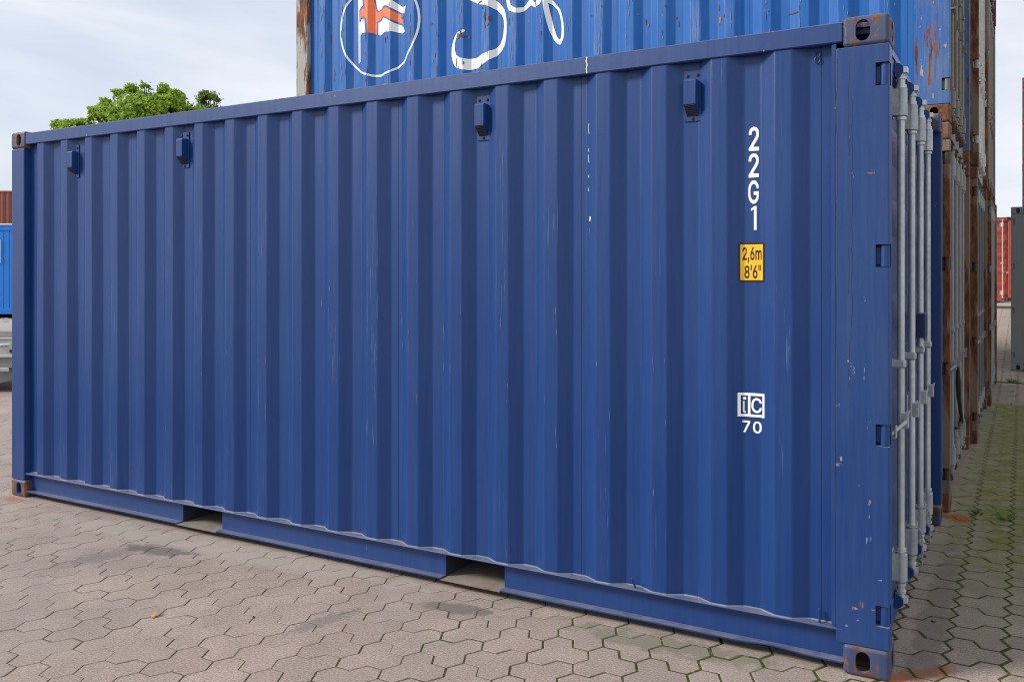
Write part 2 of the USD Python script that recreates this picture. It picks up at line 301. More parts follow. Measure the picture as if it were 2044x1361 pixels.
def stadium(w, h, thick, axis):
    p = LineString([(0, -(h - w) / 2), (0, (h - w) / 2)]).buffer(w / 2, quad_segs=7) if h > w else LineString([(-(w - h) / 2, 0), ((w - h) / 2, 0)]).buffer(h / 2, quad_segs=7)
    m = trimesh.creation.extrude_polygon(p, thick, engine="earcut"); v = m.vertices - [0, 0, thick / 2]
    v = {"y": np.stack([v[:, 0], -v[:, 2], v[:, 1]], -1), "x": np.stack([v[:, 2], v[:, 0], v[:, 1]], -1), "z": v}[axis]
    return trimesh.Trimesh(v, m.faces, process=False)
def rounded_box(x0, x1, y0, y1, z0, z1, r, seg=14):
    s = manifold3d.Manifold.sphere(r, seg); ps = [s.translate((x, y, z)) for x in (x0 + r, x1 - r) for y in (y0 + r, y1 - r) for z in (z0 + r, z1 - r)]
    return manifold3d.Manifold.batch_hull(ps)
def make_casting():
    b = rounded_box(-0.178, 0.0, 0.0, 0.162, 0.0, 0.120, 0.017, 16)
    b = b - to_mf(box(-0.160, -0.018, 0.018, 0.150, 0.012, 0.104))
    b = b - to_mf(moved(stadium(0.056, 0.084, 0.08, "y"), (-0.100, 0.0, 0.060)))
    b = b - to_mf(moved(stadium(0.051, 0.079, 0.08, "x"), (0.0, 0.089, 0.060)))
    b = b - to_mf(moved(stadium(0.110, 0.062, 0.08, "z"), (-0.089, 0.082, 0.120)))
    return to_tm(b)
CAST = make_casting()
ZC = 0.120
CUTS = [(2.338, 2.428), (1.624, 1.713), (0.920, 1.006), (0.212, 0.294)]
def make_post():
    b = rounded_box(-0.205, 0.0, 0.004, 0.060, ZC, CH - ZC, 0.005, 10) + to_mf(box(-0.072, -0.003, 0.03, 0.105, ZC, CH - ZC))
    for z0, z1 in CUTS: b = b - to_mf(box(-0.052, 0.02, -0.02, 0.052, z0, z1))
    return to_tm(b)
POST = make_post()
REAR = to_tm(rounded_box(-CL + 0.003, -5.900, 0.004, 0.150, ZC, CH - ZC, 0.006, 10))
def flip_y(m): return moved(m, (0, CW, 0), (1, -1, 1))
def both(m): return [m, flip_y(m)]
ROD_Y, ROD_X, DOOR_X = (0.620, 1.035, 1.430, 1.820), -0.033, -0.078

def container(name, label, loc, look, rotz=0.0, group=None, hero=False, near_wall=True, handles=True, rods=ROD_Y):
    c = thing(name, label, "shipping container", loc, rotz, group)
    g = look.get
    # corner castings
    for sx in (0, 1):
        for sy in (0, 1):
            for sz in (0, 1):
                m = CAST
                if not sz: m = moved(m, (0, 0, 0.120), (1, 1, -1))
                m = moved(m, (0, 0, sz * (CH - 0.120)))
                if sx: m = moved(m, (-CL, 0, 0), (-1, 1, 1))
                if sy: m = flip_y(m)
                obj(c, "corner_casting", m, g("casting"), 35, label=None)
    for m in both(POST): obj(c, "corner_post", m, g("post"), 30)
    for m in both(REAR): obj(c, "corner_post", m, g("rear_post", g("post")), 30)
    # side rails
    rail = box(-CL + 0.178, -0.178, 0.004, 0.066, 2.526, 2.607, 0.004)
    for m in both(rail): obj(c, "top_side_rail", m, g("rail", g("frame")), 30)
    zt, zb = 0.168, 0.040
    pk = [(-CL / 2 - 1.207, -CL / 2 - 0.845), (-CL / 2 + 0.845, -CL / 2 + 1.207)]
    xs = [-CL + 0.178, pk[0][0], pk[0][1], pk[1][0], pk[1][1], -0.178]
    for side in (0, 1):
        fl = [box(xs[0], xs[-1], 0.003, 0.070, zt, zt + 0.006, 0.0015)]
        for a, b in ((xs[0], xs[1]), (xs[2], xs[3]), (xs[4], xs[5])):
            fl += [box(a, b, 0.050, 0.055, zb + 0.0065, zt - 0.0005)]
            n = 40 if hero else 2
            xx = np.linspace(a, b, n)                                  # lower flange, a little bent
            up = 0.010 * np.exp(-((xx + 0.47) / 0.10) ** 2) * (xx > -1.2) + 0.0012 * np.sin(xx * 5.0) if hero else np.zeros(n)
            sec = [(0.003, zb), (0.003, zb + 0.006), (0.0495, zb + 0.006), (0.0495, zb)]
            v = np.array([[x, y, z + u * (0.055 - y) / 0.055] for x, u in zip(xx, up) for y, z in sec]); f = []
            for i in range(n - 1):
                for k in range(4):
                    q = [i * 4 + k, i * 4 + (k + 1) % 4, (i + 1) * 4 + (k + 1) % 4, (i + 1) * 4 + k]; f += [[q[0], q[2], q[1]], [q[0], q[3], q[2]]]
            f += [[0, 1, 2], [0, 2, 3], [4 * n - 4, 4 * n - 2, 4 * n - 3], [4 * n - 4, 4 * n - 1, 4 * n - 2]]
            fl.append(trimesh.Trimesh(v, f, process=False))
        m = cat(fl); obj(c, "bottom_side_rail", flip_y(m) if side else m, g("rail", g("frame")), 30)
    for a, b in pk:
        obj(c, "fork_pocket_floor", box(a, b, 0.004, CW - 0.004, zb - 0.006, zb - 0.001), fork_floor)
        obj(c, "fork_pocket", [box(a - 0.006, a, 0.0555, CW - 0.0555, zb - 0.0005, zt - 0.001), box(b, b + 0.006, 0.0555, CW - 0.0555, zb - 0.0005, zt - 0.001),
                               box(a, b, 0.09, CW - 0.09, zt - 0.008, zt - 0.002), box(a, b, CW / 2 - 0.01, CW / 2, zb, zt - 0.009)], hole_dark)  # near-black colour stands in for the shade inside the pocket
    # ribbed long walls in welded sheets
    seams = [-5.900, -4.749, -3.622, -2.497, -1.390, -0.272, -0.225]
    z0, z1 = zt + 0.0065, 2.5255
    for side in (0, 1):
        if side == 0 and not near_wall: continue
        for k in range(6):
            m = sheet(seams[k] + 0.0010, seams[k + 1] - 0.0010, z0, z1, 22 if (hero and not side) else 6, seed=10 * side, dent=0.0044 if hero else 0.0)
            obj(c, "wall_sheet", flip_y(m) if side else m, g("wall"), 40)
        if hero and not side:
            for s in seams[1:-1]: obj(c, "weld_seam", box(s - 0.006, s + 0.006, YI + 0.0045, YI + 0.007, z0, z1), hole_dark)
    strip = box(-0.224, -0.204, 0.012, 0.056, ZC + 0.06, CH - 0.10, 0.003)
    for m in both(strip): obj(c, "post_flange", m, g("post"), 30)
    # roof, floor, front wall
    obj(c, "roof", box(-CL + 0.06, -0.05, 0.067, CW - 0.067, 2.565, 2.585), g("wall"))
    obj(c, "floor", box(-CL + 0.06, -0.09, 0.075, CW - 0.075, 0.170, 0.195), hole_dark)
    obj(c, "front_wall", [box(-CL + 0.03, -CL + 0.05, 0.150, CW - 0.150, 0.10, 2.56)] + [box(-CL + 0.012, -CL + 0.0305, y, y + 0.11, 0.16, 2.48, 0.004) for y in np.arange(0.22, 2.1, 0.25)], g("wall"))
    obj(c, "front_sill", box(-CL + 0.006, -CL + 0.09, 0.163, CW - 0.163, 0.01, 0.12, 0.004), g("frame"))
    obj(c, "front_header", box(-CL + 0.006, -CL + 0.09, 0.163, CW - 0.163, 2.50, 2.61, 0.004), g("frame"))
    # door end
    fr, dr, rd, bk = g("frame"), g("door"), g("rod"), g("bracket")
    obj(c, "door_header", [box(-0.11, -0.056, 0.163, CW - 0.163, 2.505, 2.612, 0.004), box(-0.11, -0.058, 0.107, CW - 0.107, 2.488, 2.5045, 0.002)], fr, 30)
    obj(c, "door_sill", [box(-0.12, -0.056, 0.163, CW - 0.163, 0.022, 0.128, 0.004), box(-0.12, -0.060, 0.107, CW - 0.107, 0.1285, 0.150, 0.002)], fr, 30)
    for k in (0, 1):
        ya, yb = (0.114, CW / 2 - 0.006) if not k else (CW / 2 + 0.006, CW - 0.114)
        d = [box(DOOR_X - 0.045, DOOR_X - 0.008, ya + 0.05, yb - 0.05, 0.20, 2.44),
             box(DOOR_X - 0.045, DOOR_X, ya, ya + 0.05, 0.158, 2.482, 0.004), box(DOOR_X - 0.045, DOOR_X, yb - 0.05, yb, 0.158, 2.482, 0.004),
             box(DOOR_X - 0.045, DOOR_X, ya + 0.05, yb - 0.05, 0.158, 0.2, 0.004), box(DOOR_X - 0.045, DOOR_X, ya + 0.05, yb - 0.05, 2.44, 2.482, 0.004)]
        for zc in (0.50, 0.95, 1.42, 1.86, 2.2):
            d.append(hull([(DOOR_X - 0.02, y, zc + dz) for y in (ya + 0.05, yb - 0.05) for dz in (-0.11, 0.11)] + [(DOOR_X + 0.012, y, zc + dz) for y in (ya + 0.07, yb - 0.07) for dz in (-0.05, 0.05)]))
        obj(c, "door", d, dr, 30)
        obj(c, "door_gasket", [box(DOOR_X - 0.03, DOOR_X - 0.004, ya - 0.012 if not k else yb + 0.0005, ya - 0.0005 if not k else yb + 0.012, 0.158, 2.482), box(DOOR_X - 0.03, DOOR_X - 0.004, ya, yb, 2.4825, 2.4875), box(DOOR_X - 0.03, DOOR_X - 0.004, ya, yb, 0.151, 0.157)], rubber)
        for z0h, z1h in CUTS:                                           # hinges set into the post
            m = [vturn(-0.020, 0.030, [(z0h + 0.003, 0.019), (z1h - 0.003, 0.019)], 12), box(DOOR_X + 0.0005, DOOR_X + 0.014, 0.028, 0.30, z0h + 0.012, z1h - 0.012, 0.003), box(DOOR_X + 0.0005, -0.02, 0.030, 0.045, z0h + 0.012, z1h - 0.012)]
            m = cat(m); obj(c, "hinge", flip_y(m) if k else m, g("hinge", fr), 30)
    for k, y in enumerate(rods):
        x = ROD_X; sgn = -1 if k in (0, 2) else 1
        r = obj(c, "lock_rod", [vturn(x, y, [(0.17, 0.0165), (2.46, 0.0165)], 16),
                                vturn(x, y, [(0.092, 0.013), (0.120, 0.0165), (0.138, 0.0165), (0.140, 0.023), (0.151, 0.023), (0.153, 0.0185), (0.170, 0.0185), (0.172, 0.023), (0.186, 0.023), (0.188, 0.017)], 14),
                                vturn(x, y, [(2.445, 0.017), (2.447, 0.024), (2.462, 0.024), (2.464, 0.0185), (2.486, 0.0185), (2.488, 0.023), (2.500, 0.023), (2.502, 0.0165), (2.525, 0.0165), (2.545, 0.013)], 14),
                                vturn(x, y, [(0.326, 0.017), (0.328, 0.0235), (0.343, 0.0235), (0.345, 0.017)], 14), vturn(x, y, [(2.300, 0.017), (2.302, 0.0235), (2.316, 0.0235), (2.318, 0.017)], 14)], rd, 40)
        for zc in (0.258, 2.383):                                       # long bearing brackets
            obj(r, "bearing_bracket", [vturn(x, y, [(zc - 0.064, 0.0265), (zc - 0.062, 0.0285), (zc + 0.062, 0.0285), (zc + 0.064, 0.0265)], 14),
                                       box(DOOR_X + 0.0005, DOOR_X + 0.008, y - 0.062, y + 0.062, zc - 0.066, zc + 0.066, 0.002), box(DOOR_X + 0.008, x - 0.004, y - 0.0275, y + 0.0275, zc - 0.061, zc + 0.061, 0.002)]
                + [rod((DOOR_X + 0.007, y + s, zc + dz), (DOOR_X + 0.014, y + s, zc + dz), 0.006, 6) for s in (-0.049, 0.049) for dz in (-0.045, 0.0, 0.045)], bk, 40)
        zc = 1.186
        obj(r, "guide_bracket", [box(DOOR_X + 0.0005, x + 0.022, y - 0.026, y + 0.026, zc - 0.019, zc + 0.019, 0.008), box(DOOR_X + 0.0005, DOOR_X + 0.006, y - 0.055, y + 0.055, zc - 0.019, zc + 0.019, 0.002)], bk, 30)
        for zc, dz in ((2.528, 0.026), (0.112, -0.026)):                # cams gripping their keepers
            obj(r, "cam", hull([(x + dx, y + dy, zc + q) for dx, dy in ((0.030, -0.018), (0.030, 0.018), (0.004, 0.029 * sgn), (-0.010, -0.016), (0.012, -0.024)) for q in (-0.013, 0.013)]), rd, 30)
            kb = [hull([(xx, y + s + q, zc + zz) for q in (-0.008, 0.008) for xx, zz in ((-0.0475, -0.04), (-0.0475, 0.03), (x + 0.002, 0.024), (x + 0.014, 0.010), (x + 0.014, -0.014), (x + 0.004, -0.026))]) for s in (-0.034, 0.034)]
            obj(c, "cam_keeper", kb + [box(-0.0555, -0.048, y - 0.048, y + 0.048, zc - 0.036, zc + 0.036, 0.003)], g("keeper", fr), 30)
        zh = 0.935 - 0.012 * (k % 2)                                    # hub and swing handle
        hub = [box(x - 0.004, x + 0.034, y - 0.016, y - 0.010, zh - 0.042, zh + 0.030, 0.004), box(x - 0.004, x + 0.034, y + 0.010, y + 0.016, zh - 0.042, zh + 0.030, 0.004),
               rod((x + 0.024, y - 0.022, zh), (x + 0.024, y + 0.022, zh), 0.007, 8), tube([(x + 0.03, y - 0.013, zh + 0.02), (x + 0.036, y - 0.01, zh + 0.036), (x + 0.036, y + 0.01, zh + 0.036), (x + 0.03, y + 0.013, zh + 0.02)], 0.0045, 6)]
        obj(r, "handle_hub", hub, bk, 30)
        if handles and k in (0, 3):
            sg = -1 if k == 0 else 1; e = y + sg * 0.27
            obj(r, "swing_handle", tube([(x + 0.022, y, zh - 0.005), (x + 0.018, y + sg * 0.05, zh - 0.014), (x + 0.000, y + sg * 0.10, zh - 0.030), (x - 0.012, y + sg * 0.18, zh - 0.036), (x - 0.012, e, zh - 0.030)], [0.010, 0.010, 0.008, 0.008, 0.007], 8), bk, 40)
        for dy in ((-0.17,) if k in (0, 2) else (0.17,)):
            yc = y + dy
            obj(c, "handle_catch", [box(DOOR_X + 0.0005, DOOR_X + 0.009, yc - 0.035, yc + 0.035, zh - 0.085, zh + 0.04, 0.003), box(DOOR_X + 0.009, x + 0.004, yc - 0.018, yc + 0.018, zh - 0.060, zh - 0.050, 0.003), box(x - 0.004, x + 0.004, yc - 0.016, yc + 0.016, zh - 0.0495, zh - 0.004, 0.003)], bk, 30)
    return c

# ------------------------------------------------------------------ the navy container
H_LOOK = dict(wall=navy_wall, frame=navy_frame, post=navy_post, casting=navy_cast, door=navy_door, rod=galv, bracket=galv_d)
hero = container("shipping_container", "dark navy blue container at the front, white 22G1 on its ribbed side", (0, 0, 0), H_LOOK, hero=True)

# sealant bead along the foot of the ribbed wall
xs, ys = filleted(-5.895, -0.23)
bead = []
for k in range(len(xs) - 1):
    a, b = xs[k], xs[k + 1]; ya, yb = ys[k], ys[k + 1]; w = 0.003 + 0.001 * math.sin(k * 1.7)
    bead.append(hull([(a, ya - w, 0.1745), (a, ya - 0.0006, 0.1745), (a, ya - 0.0006, 0.180), (b + 1e-4, yb - w, 0.1745), (b + 1e-4, yb - 0.0006, 0.1745), (b + 1e-4, yb - 0.0006, 0.180)]))
obj(hero, "sealant_bead", bead, sealant)

# small roof-level ventilators on the wall
for vx, zt_ in ((-5.352, 2.487), (-4.211, 2.488), (-1.944, 2.492), (-0.830, 2.493)):
    w, h, y = 0.080, 0.224, YI
    v = obj(hero, "vent", [box(vx - w / 2, vx + w / 2, y - 0.006, y - 0.0008, zt_ - h, zt_, 0.0015)], navy_wall, 30)
    hx, t, b = 0.027, zt_ - 0.045, zt_ - 0.200
    hood = hull([(vx + sx * hx, y - 0.006, z) for sx in (-1, 1) for z in (t, b)] + [(vx + sx * hx, y - d, z) for sx in (-1, 1) for d, z in ((0.040, t), (0.046, t - 0.008), (0.046, b + 0.046))])
    obj(v, "hood", hood, navy_wall)
    bars = []
    for i in range(9):
        f = (i + 0.5) / 9; x = vx - hx + 2 * hx * f; bars.append(hull([(x + s, y - 0.0465 - d, b + 0.0445) for s in (-0.0011, 0.0011) for d in (0, 0.001)] + [(x + s, y - 0.0062 - d, b - 0.0015) for s in (-0.0011, 0.0011) for d in (0, 0.002)]))
    for i in range(7):
        f = (i + 0.5) / 7; yy, zz = y - 0.046 + 0.040 * f, b + 0.046 * (1 - f); bars.append(box(vx - hx + 0.002, vx + hx - 0.002, yy - 0.0013, yy + 0.0013, zz - 0.003, zz - 0.0008))
    obj(v, "mesh_grille", bars, hole_dark)
    for dx, dz in ((-0.024, zt_ - 0.022), (0.024, zt_ - 0.022), (0.0, zt_ - h + 0.013)):
        obj(v, "bolt", [tube([(vx + dx, y - 0.0062, dz), (vx + dx, y - 0.0105, dz), (vx + dx, y - 0.012, dz)], [0.0075, 0.007, 0.004], 10)], hole_dark, 30)

# lettering: codes, height sign, railway mark
def letters(text, x0, x1, z0, z1, bold=True, thick=0.0005):
    m = meshkit.text_mesh(text, 0.1, thick, bold); b = m.bounds
    v = (m.vertices - b[0]) / np.maximum(b[1] - b[0], 1e-9)
    return trimesh.Trimesh(np.stack([x0 + v[:, 0] * (x1 - x0), thick * (1 - v[:, 2]), z0 + v[:, 1] * (z1 - z0)], -1), m.faces, process=False)
def P_one(x0, x1, z0, z1): w = x1 - x0; return Polygon([(x1 - 0.48 * w, z0), (x1, z0), (x1, z1), (x1 - 0.40 * w, z1), (x0, z1 - 0.10 * (z1 - z0)), (x0, z1 - 0.20 * (z1 - z0)), (x1 - 0.48 * w, z1 - 0.14 * (z1 - z0))])
for ch, x0, x1, z0, z1 in (("2", -0.577, -0.532, 2.121, 2.224), ("2", -0.578, -0.533, 2.008, 2.111), ("G", -0.580, -0.533, 1.896, 1.996), ("1", -0.568, -0.543, 1.784, 1.886)):
    obj(hero, "code_letter", conform(flat_poly(P_one(x0, x1, z0, z1), 0.0, 0.0005) if ch == "1" else letters(ch, x0, x1, z0, z1)), white_film)
sx0, sx1, sz0, sz1 = -0.621, -0.506, 1.562, 1.732
plate = sbox(sx0 + 0.012, sz0 + 0.012, sx1 - 0.012, sz1 - 0.012).buffer(0.012)
sign = obj(hero, "height_sign", conform(flat_poly(plate, 0.0, 0.0006), 0.0012), black_film)
obj(sign, "yellow_field", conform(flat_poly(sbox(sx0 + 0.012, sz0 + 0.012, sx1 - 0.012, sz1 - 0.012).buffer(0.003), 0.0, 0.0004), 0.0018), yellow_film)
obj(sign, "sign_text", conform(letters("2,6m", sx0 + 0.017, sx1 - 0.014, 1.644, 1.712, True), 0.0024), black_film)
obj(sign, "sign_text", conform(cat([letters("8", sx0 + 0.025, sx0 + 0.047, 1.578, 1.634), letters("6", sx0 + 0.061, sx0 + 0.082, 1.578, 1.634)] + [flat_poly(sbox(sx0 + q, 1.612, sx0 + q + 0.0045, 1.636), 0.0, 0.0005) for q in (0.052, 0.086, 0.094)]), 0.0024), black_film)
ix0, ix1, iz0, iz1 = -0.622, -0.507, 0.988, 1.090
fr_ = sbox(ix0, iz0, ix1, iz1).difference(sbox(ix0 + 0.012, iz0 + 0.011, ix0 + 0.041, iz1 - 0.012)).difference(sbox(ix0 + 0.052, iz0 + 0.011, ix1 - 0.010, iz1 - 0.012))
mark = obj(hero, "railway_mark", conform(flat_poly(fr_, 0.0, 0.0005)), white_film)
obj(mark, "mark_letter", conform(cat([letters("l", ix0 + 0.020, ix0 + 0.033, iz0 + 0.016, iz0 + 0.067, False), flat_poly(sbox(ix0 + 0.020, iz0 + 0.072, ix0 + 0.033, iz0 + 0.084), 0.0, 0.0005)])), white_film)
obj(mark, "mark_letter", conform(letters("C", ix0 + 0.056, ix1 - 0.014, iz0 + 0.018, iz1 - 0.020)), white_film)
for ch, x0, x1 in (("7", -0.604, -0.571), ("0", -0.559, -0.521)):
    obj(mark, "mark_number", conform(letters(ch, x0, x1, 0.920, 0.971)), white_film)

# drips, a lashing ring, bent wires
def drip(pts, w, y=None, wrap=False):
    p = LineString(pts).buffer(w, quad_segs=3, join_style=1)
    m = flat_poly(p, 0.0 if wrap else y, 0.0007); return conform(m, 0.0012) if wrap else m
obj(hero, "paint_drip", drip([(-1.336, 2.603), (-1.340, 2.585), (-1.334, 2.568), (-1.339, 2.552), (-1.336, 2.530)], 0.0026, 0.0028), cream_drip)
for z0, z1 in ((2.30, 2.255), (2.185, 2.17), (2.155, 2.12), (2.06, 2.05), (2.00, 1.985)):
    obj(hero, "paint_drip", drip([(-1.343, z0), (-1.345, (z0 + z1) / 2), (-1.342, z1)], 0.0014, wrap=True), cream_drip)
obj(hero, "paint_drip", drip([(-1.333, 1.862), (-1.336, 1.848)], 0.0045, wrap=True), cream_drip)
obj(hero, "lashing_ring", [tube([(-0.285 + 0.011 * math.cos(t), YI - 0.008, z + 0.013 * math.sin(t)) for t in np.linspace(0, 2 * math.pi, 13)], 0.003, 6, False) for z in (2.497, 2.474)], navy_frame, 40)
obj(hero, "wire_hook", tube([(-1.100, 0.026, 0.176), (-1.101, 0.020, 0.190), (-1.106, 0.010, 0.207), (-1.108, 0.006, 0.222)], 0.0045, 6), navy_frame, 40)
obj(hero, "wire_hook", tube([(-0.274, 0.028, 0.176), (-0.274, 0.026, 0.20), (-0.276, 0.030, 0.232)], 0.005, 6), navy_frame, 40)
obj(hero, "lock_box", [box(ROD_X - 0.012, ROD_X + 0.034, ROD_Y[2] - 0.09, ROD_Y[2] + 0.03, 1.255, 1.388, 0.004)], navy_door, 30)

# scuffs and cracks in the paint of the near corner post and elsewhere on the wall
scuff_rust = plain("scuff_rust", (0.36, 0.14, 0.06), rough=0.8, scale=120.0, vary=0.4)
scuff_pale = plain("scuff_pale", (0.13, 0.18, 0.30), rough=0.7, scale=120.0, vary=0.4)
crack = plain("paint_crack", (0.05, 0.035, 0.03), rough=0.8)
def scuff(x, z, w, h, look, seed, y=0.0031, wrap=False):
    r = random.Random(seed); n = 11
    p = Polygon([(x + w * math.cos(6.283 * k / n) * r.uniform(0.35, 1.1) / 2, z + h * math.sin(6.283 * k / n) * r.uniform(0.35, 1.1) / 2) for k in range(n)]).buffer(0)
    m = flat_poly(p, 0.0 if wrap else y, 0.0006); obj(hero, "paint_scuff", conform(m, 0.0010) if wrap else m, look)
for k, (x, z, w, h, l) in enumerate(((-0.071, 1.995, 0.034, 0.005, 0), (-0.056, 1.995, 0.012, 0.006, 0), (-0.192, 0.833, 0.034, 0.016, 1), (-0.186, 0.834, 0.02, 0.008, 1), (-0.093, 1.217, 0.006, 0.03, 1), (-0.095, 1.185, 0.005, 0.02, 1),
        (-0.150, 1.18, 0.004, 0.014, 0), (-0.115, 0.758, 0.008, 0.006, 0), (-0.072, 0.700, 0.014, 0.020, 0), (-0.077, 0.690, 0.012, 0.012, 1), (-0.075, 0.640, 0.006, 0.018, 1), (-0.085, 0.545, 0.010, 0.030, 1), (-0.070, 0.552, 0.006, 0.024, 1),
        (-0.100, 0.288, 0.005, 0.040, 0), (-0.110, 0.290, 0.004, 0.030, 0), (-0.128, 0.268, 0.020, 0.014, 0), (-0.138, 0.270, 0.006, 0.018, 0), (-0.060, 0.274, 0.018, 0.005, 0), (-0.032, 0.395, 0.020, 0.008, 1), (-0.165, 0.192, 0.018, 0.014, 1), (-0.12, 0.222, 0.012, 0.008, 1))):
    scuff(x, z, w, h, (scuff_rust, scuff_pale)[l], k)
for k, (x, z, w, h) in enumerate(((-1.336, 1.80, 0.004, 0.03), (-4.74, 0.305, 0.006, 0.03), (-3.05, 1.43, 0.004, 0.05), (-2.47, 1.35, 0.005, 0.06), (-2.46, 1.21, 0.004, 0.05), (-2.19, 1.30, 0.004, 0.10), (-2.19, 1.12, 0.005, 0.05), (-1.82, 1.36, 0.004, 0.07), (-1.29, 1.18, 0.004, 0.05))):
    scuff(x, z, w, h, scuff_pale if k != 1 else scuff_rust, 60 + k, wrap=True)
for k, (x, z, w) in enumerate(((-1.95, 2.604, 0.03), (-3.33, 2.604, 0.05), (-2.55, 2.605, 0.04), (-0.62, 2.605, 0.014), (-0.46, 2.604, 0.012), (-3.0, 2.604, 0.02), (-0.50, 2.530, 0.012), (-4.4, 2.604, 0.03))):
    scuff(x, z, w, 0.009, scuff_rust if k % 3 else scuff_pale, 90 + k, 0.0031)
for k, (x, za, zb_) in enumerate(((-0.155, 2.44, 0.90), (-0.142, 2.30, 1.35), (-0.205 + 0.004, 2.46, 0.3))):
    r_ = random.Random(k); zz = np.linspace(za, zb_, 26); pts = [(x + 0.0035 * r_.uniform(-1, 1), z) for z in zz]
    obj(hero, "paint_crack", cat([flat_poly(LineString(pts[i:i + 4]).buffer(0.0007), 0.0032, 0.0004) for i in range(0, 22, 3) if r_.random() < 0.75]), crack)

# ------------------------------------------------------------------ the stacks behind, door ends towards the lane
ROW2 = dict(light=(0.030, 2.624))
s1y, s2y, s3y = 2.624, 5.205, 7.760
container("shipping_container", "rust brown container with grey door bars under the light blue flag one", (0.030, s1y, 0), dict(wall=dark_rust, frame=dark_rust, post=rust_post, casting=rust_cast, door=grey_door, rod=grey_rod, bracket=grey_rod, keeper=dark_rust))
flagbox = container("shipping_container", "light blue container with white script and a circled flag behind the navy one", (0.030, s1y, CH + 0.002),
    dict(wall=sky_wall, frame=grey_door, rail=sky_wall, post=sky_post, rear_post=cream_post, casting=rust_cast, door=grey_door, rod=tan_rod, bracket=tan_rod, keeper=dark_rust))
container("shipping_container", "slate doored rusty container at the bottom of the second stack", (0.085, s2y, 0), dict(wall=dark_rust, frame=dark_rust, post=rust_post, casting=dark_rust, door=slate_door, rod=slate_door, bracket=grey_rod, keeper=dark_rust))
container("shipping_container", "white doored container with a tan rusted post, top of the lane's second stack", (0.095, s2y, CH + 0.002), dict(wall=beige_wall, frame=white_door, post=rust_post, casting=dark_rust, door=white_door, rod=white_rod, bracket=white_rod, keeper=white_door))
container("shipping_container", "grey container with rusty edges, bottom of the third stack along the lane", (0.125, s3y, 0), dict(wall=slate_wall, frame=grey_door, post=rust_post, casting=dark_rust, door=grey_door, rod=grey_rod, bracket=grey_rod, keeper=dark_rust))
container("shipping_container", "beige container with rust spots, middle of the third stack along the lane", (0.105, s3y, CH + 0.002), dict(wall=beige_wall, frame=beige_wall, post=beige_wall, casting=rust_cast, door=beige_wall, rod=tan_rod, bracket=tan_rod, keeper=dark_rust))
container("shipping_container", "wine red container peeking in at the top right, uppermost of the third stack", (0.115, s3y, 2 * CH + 0.004), dict(wall=wine_wall, frame=wine_wall, post=wine_wall, casting=wine_wall, door=wine_wall, rod=tan_rod, bracket=tan_rod))
WALL["dent"] = 0.0
# script and flag on the light blue wall
P = Polygon
flag_white = [[(-5.205, 1.649), (-5.144, 1.640), (-5.132, 1.541), (-5.203, 1.525)],
    [(-5.013, 1.620), (-4.998, 1.528), (-4.974, 1.476), (-4.945, 1.480), (-4.892, 1.509), (-4.85, 1.506), (-4.774, 1.465), (-4.69, 1.416), (-4.66, 1.411), (-4.629, 1.477), (-4.68, 1.473), (-4.746, 1.52), (-4.859, 1.596)],
    [(-5.194, 1.392), (-5.154, 1.417), (-5.115, 1.42), (-5.102, 1.282), (-5.139, 1.283), (-5.184, 1.259)],
    [(-4.974, 1.365), (-4.94, 1.375), (-4.897, 1.402), (-4.859, 1.386), (-4.765, 1.332), (-4.68, 1.298), (-4.666, 1.282), (-4.651, 1.24), (-4.68, 1.226), (-4.783, 1.254), (-4.869, 1.255), (-4.945, 1.243), (-4.974, 1.25)]]
cross = P([(-5.125, 1.637), (-5.027, 1.622), (-4.998, 1.484), (-4.974, 1.465), (-4.945, 1.468), (-4.902, 1.488), (-4.854, 1.485), (-4.774, 1.443), (-4.68, 1.39), (-4.699, 1.374), (-4.676, 1.345), (-4.671, 1.312), (-4.755, 1.349), (-4.85, 1.396), (-4.892, 1.416), (-4.945, 1.391), (-4.988, 1.375), (-4.993, 1.26), (-5.027, 1.272), (-5.071, 1.279), (-5.09, 1.419), (-5.134, 1.44), (-5.194, 1.422), (-5.199, 1.505), (-5.149, 1.517), (-5.107, 1.507)])
orange_film = plain("orange_film", (0.72, 0.135, 0.028), rough=0.55)
deep_blue_film = plain("deep_blue_film", (0.03, 0.075, 0.26), rough=0.55)
old_white = paint("old_white_lettering", (0.68, 0.70, 0.68), (0.58, 0.60, 0.58), rust_lo=0.72, rust_streak=1, dust=0.0, rough=0.6, rust_scale=12.0, seed=1.0, vstretch=0.35)
em = obj(flagbox, "emblem_ring", conform(flat_poly(Point(-4.99, 1.332).buffer(0.482, quad_segs=24).difference(Point(-4.99, 1.332).buffer(0.462, quad_segs=24)), 0.0), 0.0012), old_white)
for w in flag_white: obj(em, "flag_field", conform(flat_poly(affinity.translate(P(w).buffer(0), -0.045), 0.0), 0.0012), old_white)
obj(em, "flag_cross_edge", conform(flat_poly(affinity.translate(cross.buffer(0.014, join_style=2).difference(cross.buffer(-0.002)), -0.045), 0.0), 0.0020), deep_blue_film)
obj(em, "flag_cross", conform(flat_poly(affinity.translate(cross, -0.045), 0.0), 0.0026), orange_film)
obj(em, "flag_pole", conform(flat_poly(affinity.translate(P([(-5.23, 1.70), (-5.202, 1.70), (-5.199, 1.303), (-5.197, 1.006), (-5.206, 1.006), (-5.209, 1.30), (-5.212, 1.30), (-5.212, 1.006), (-5.22, 1.008)]), -0.045), 0.0), 0.0012), old_white)
obj(em, "flag_halyard", conform(flat_poly(affinity.translate(P([(-5.185, 1.26), (-5.176, 1.258), (-5.169, 1.01), (-5.182, 1.012)]), -0.045), 0.0), 0.0012), old_white)
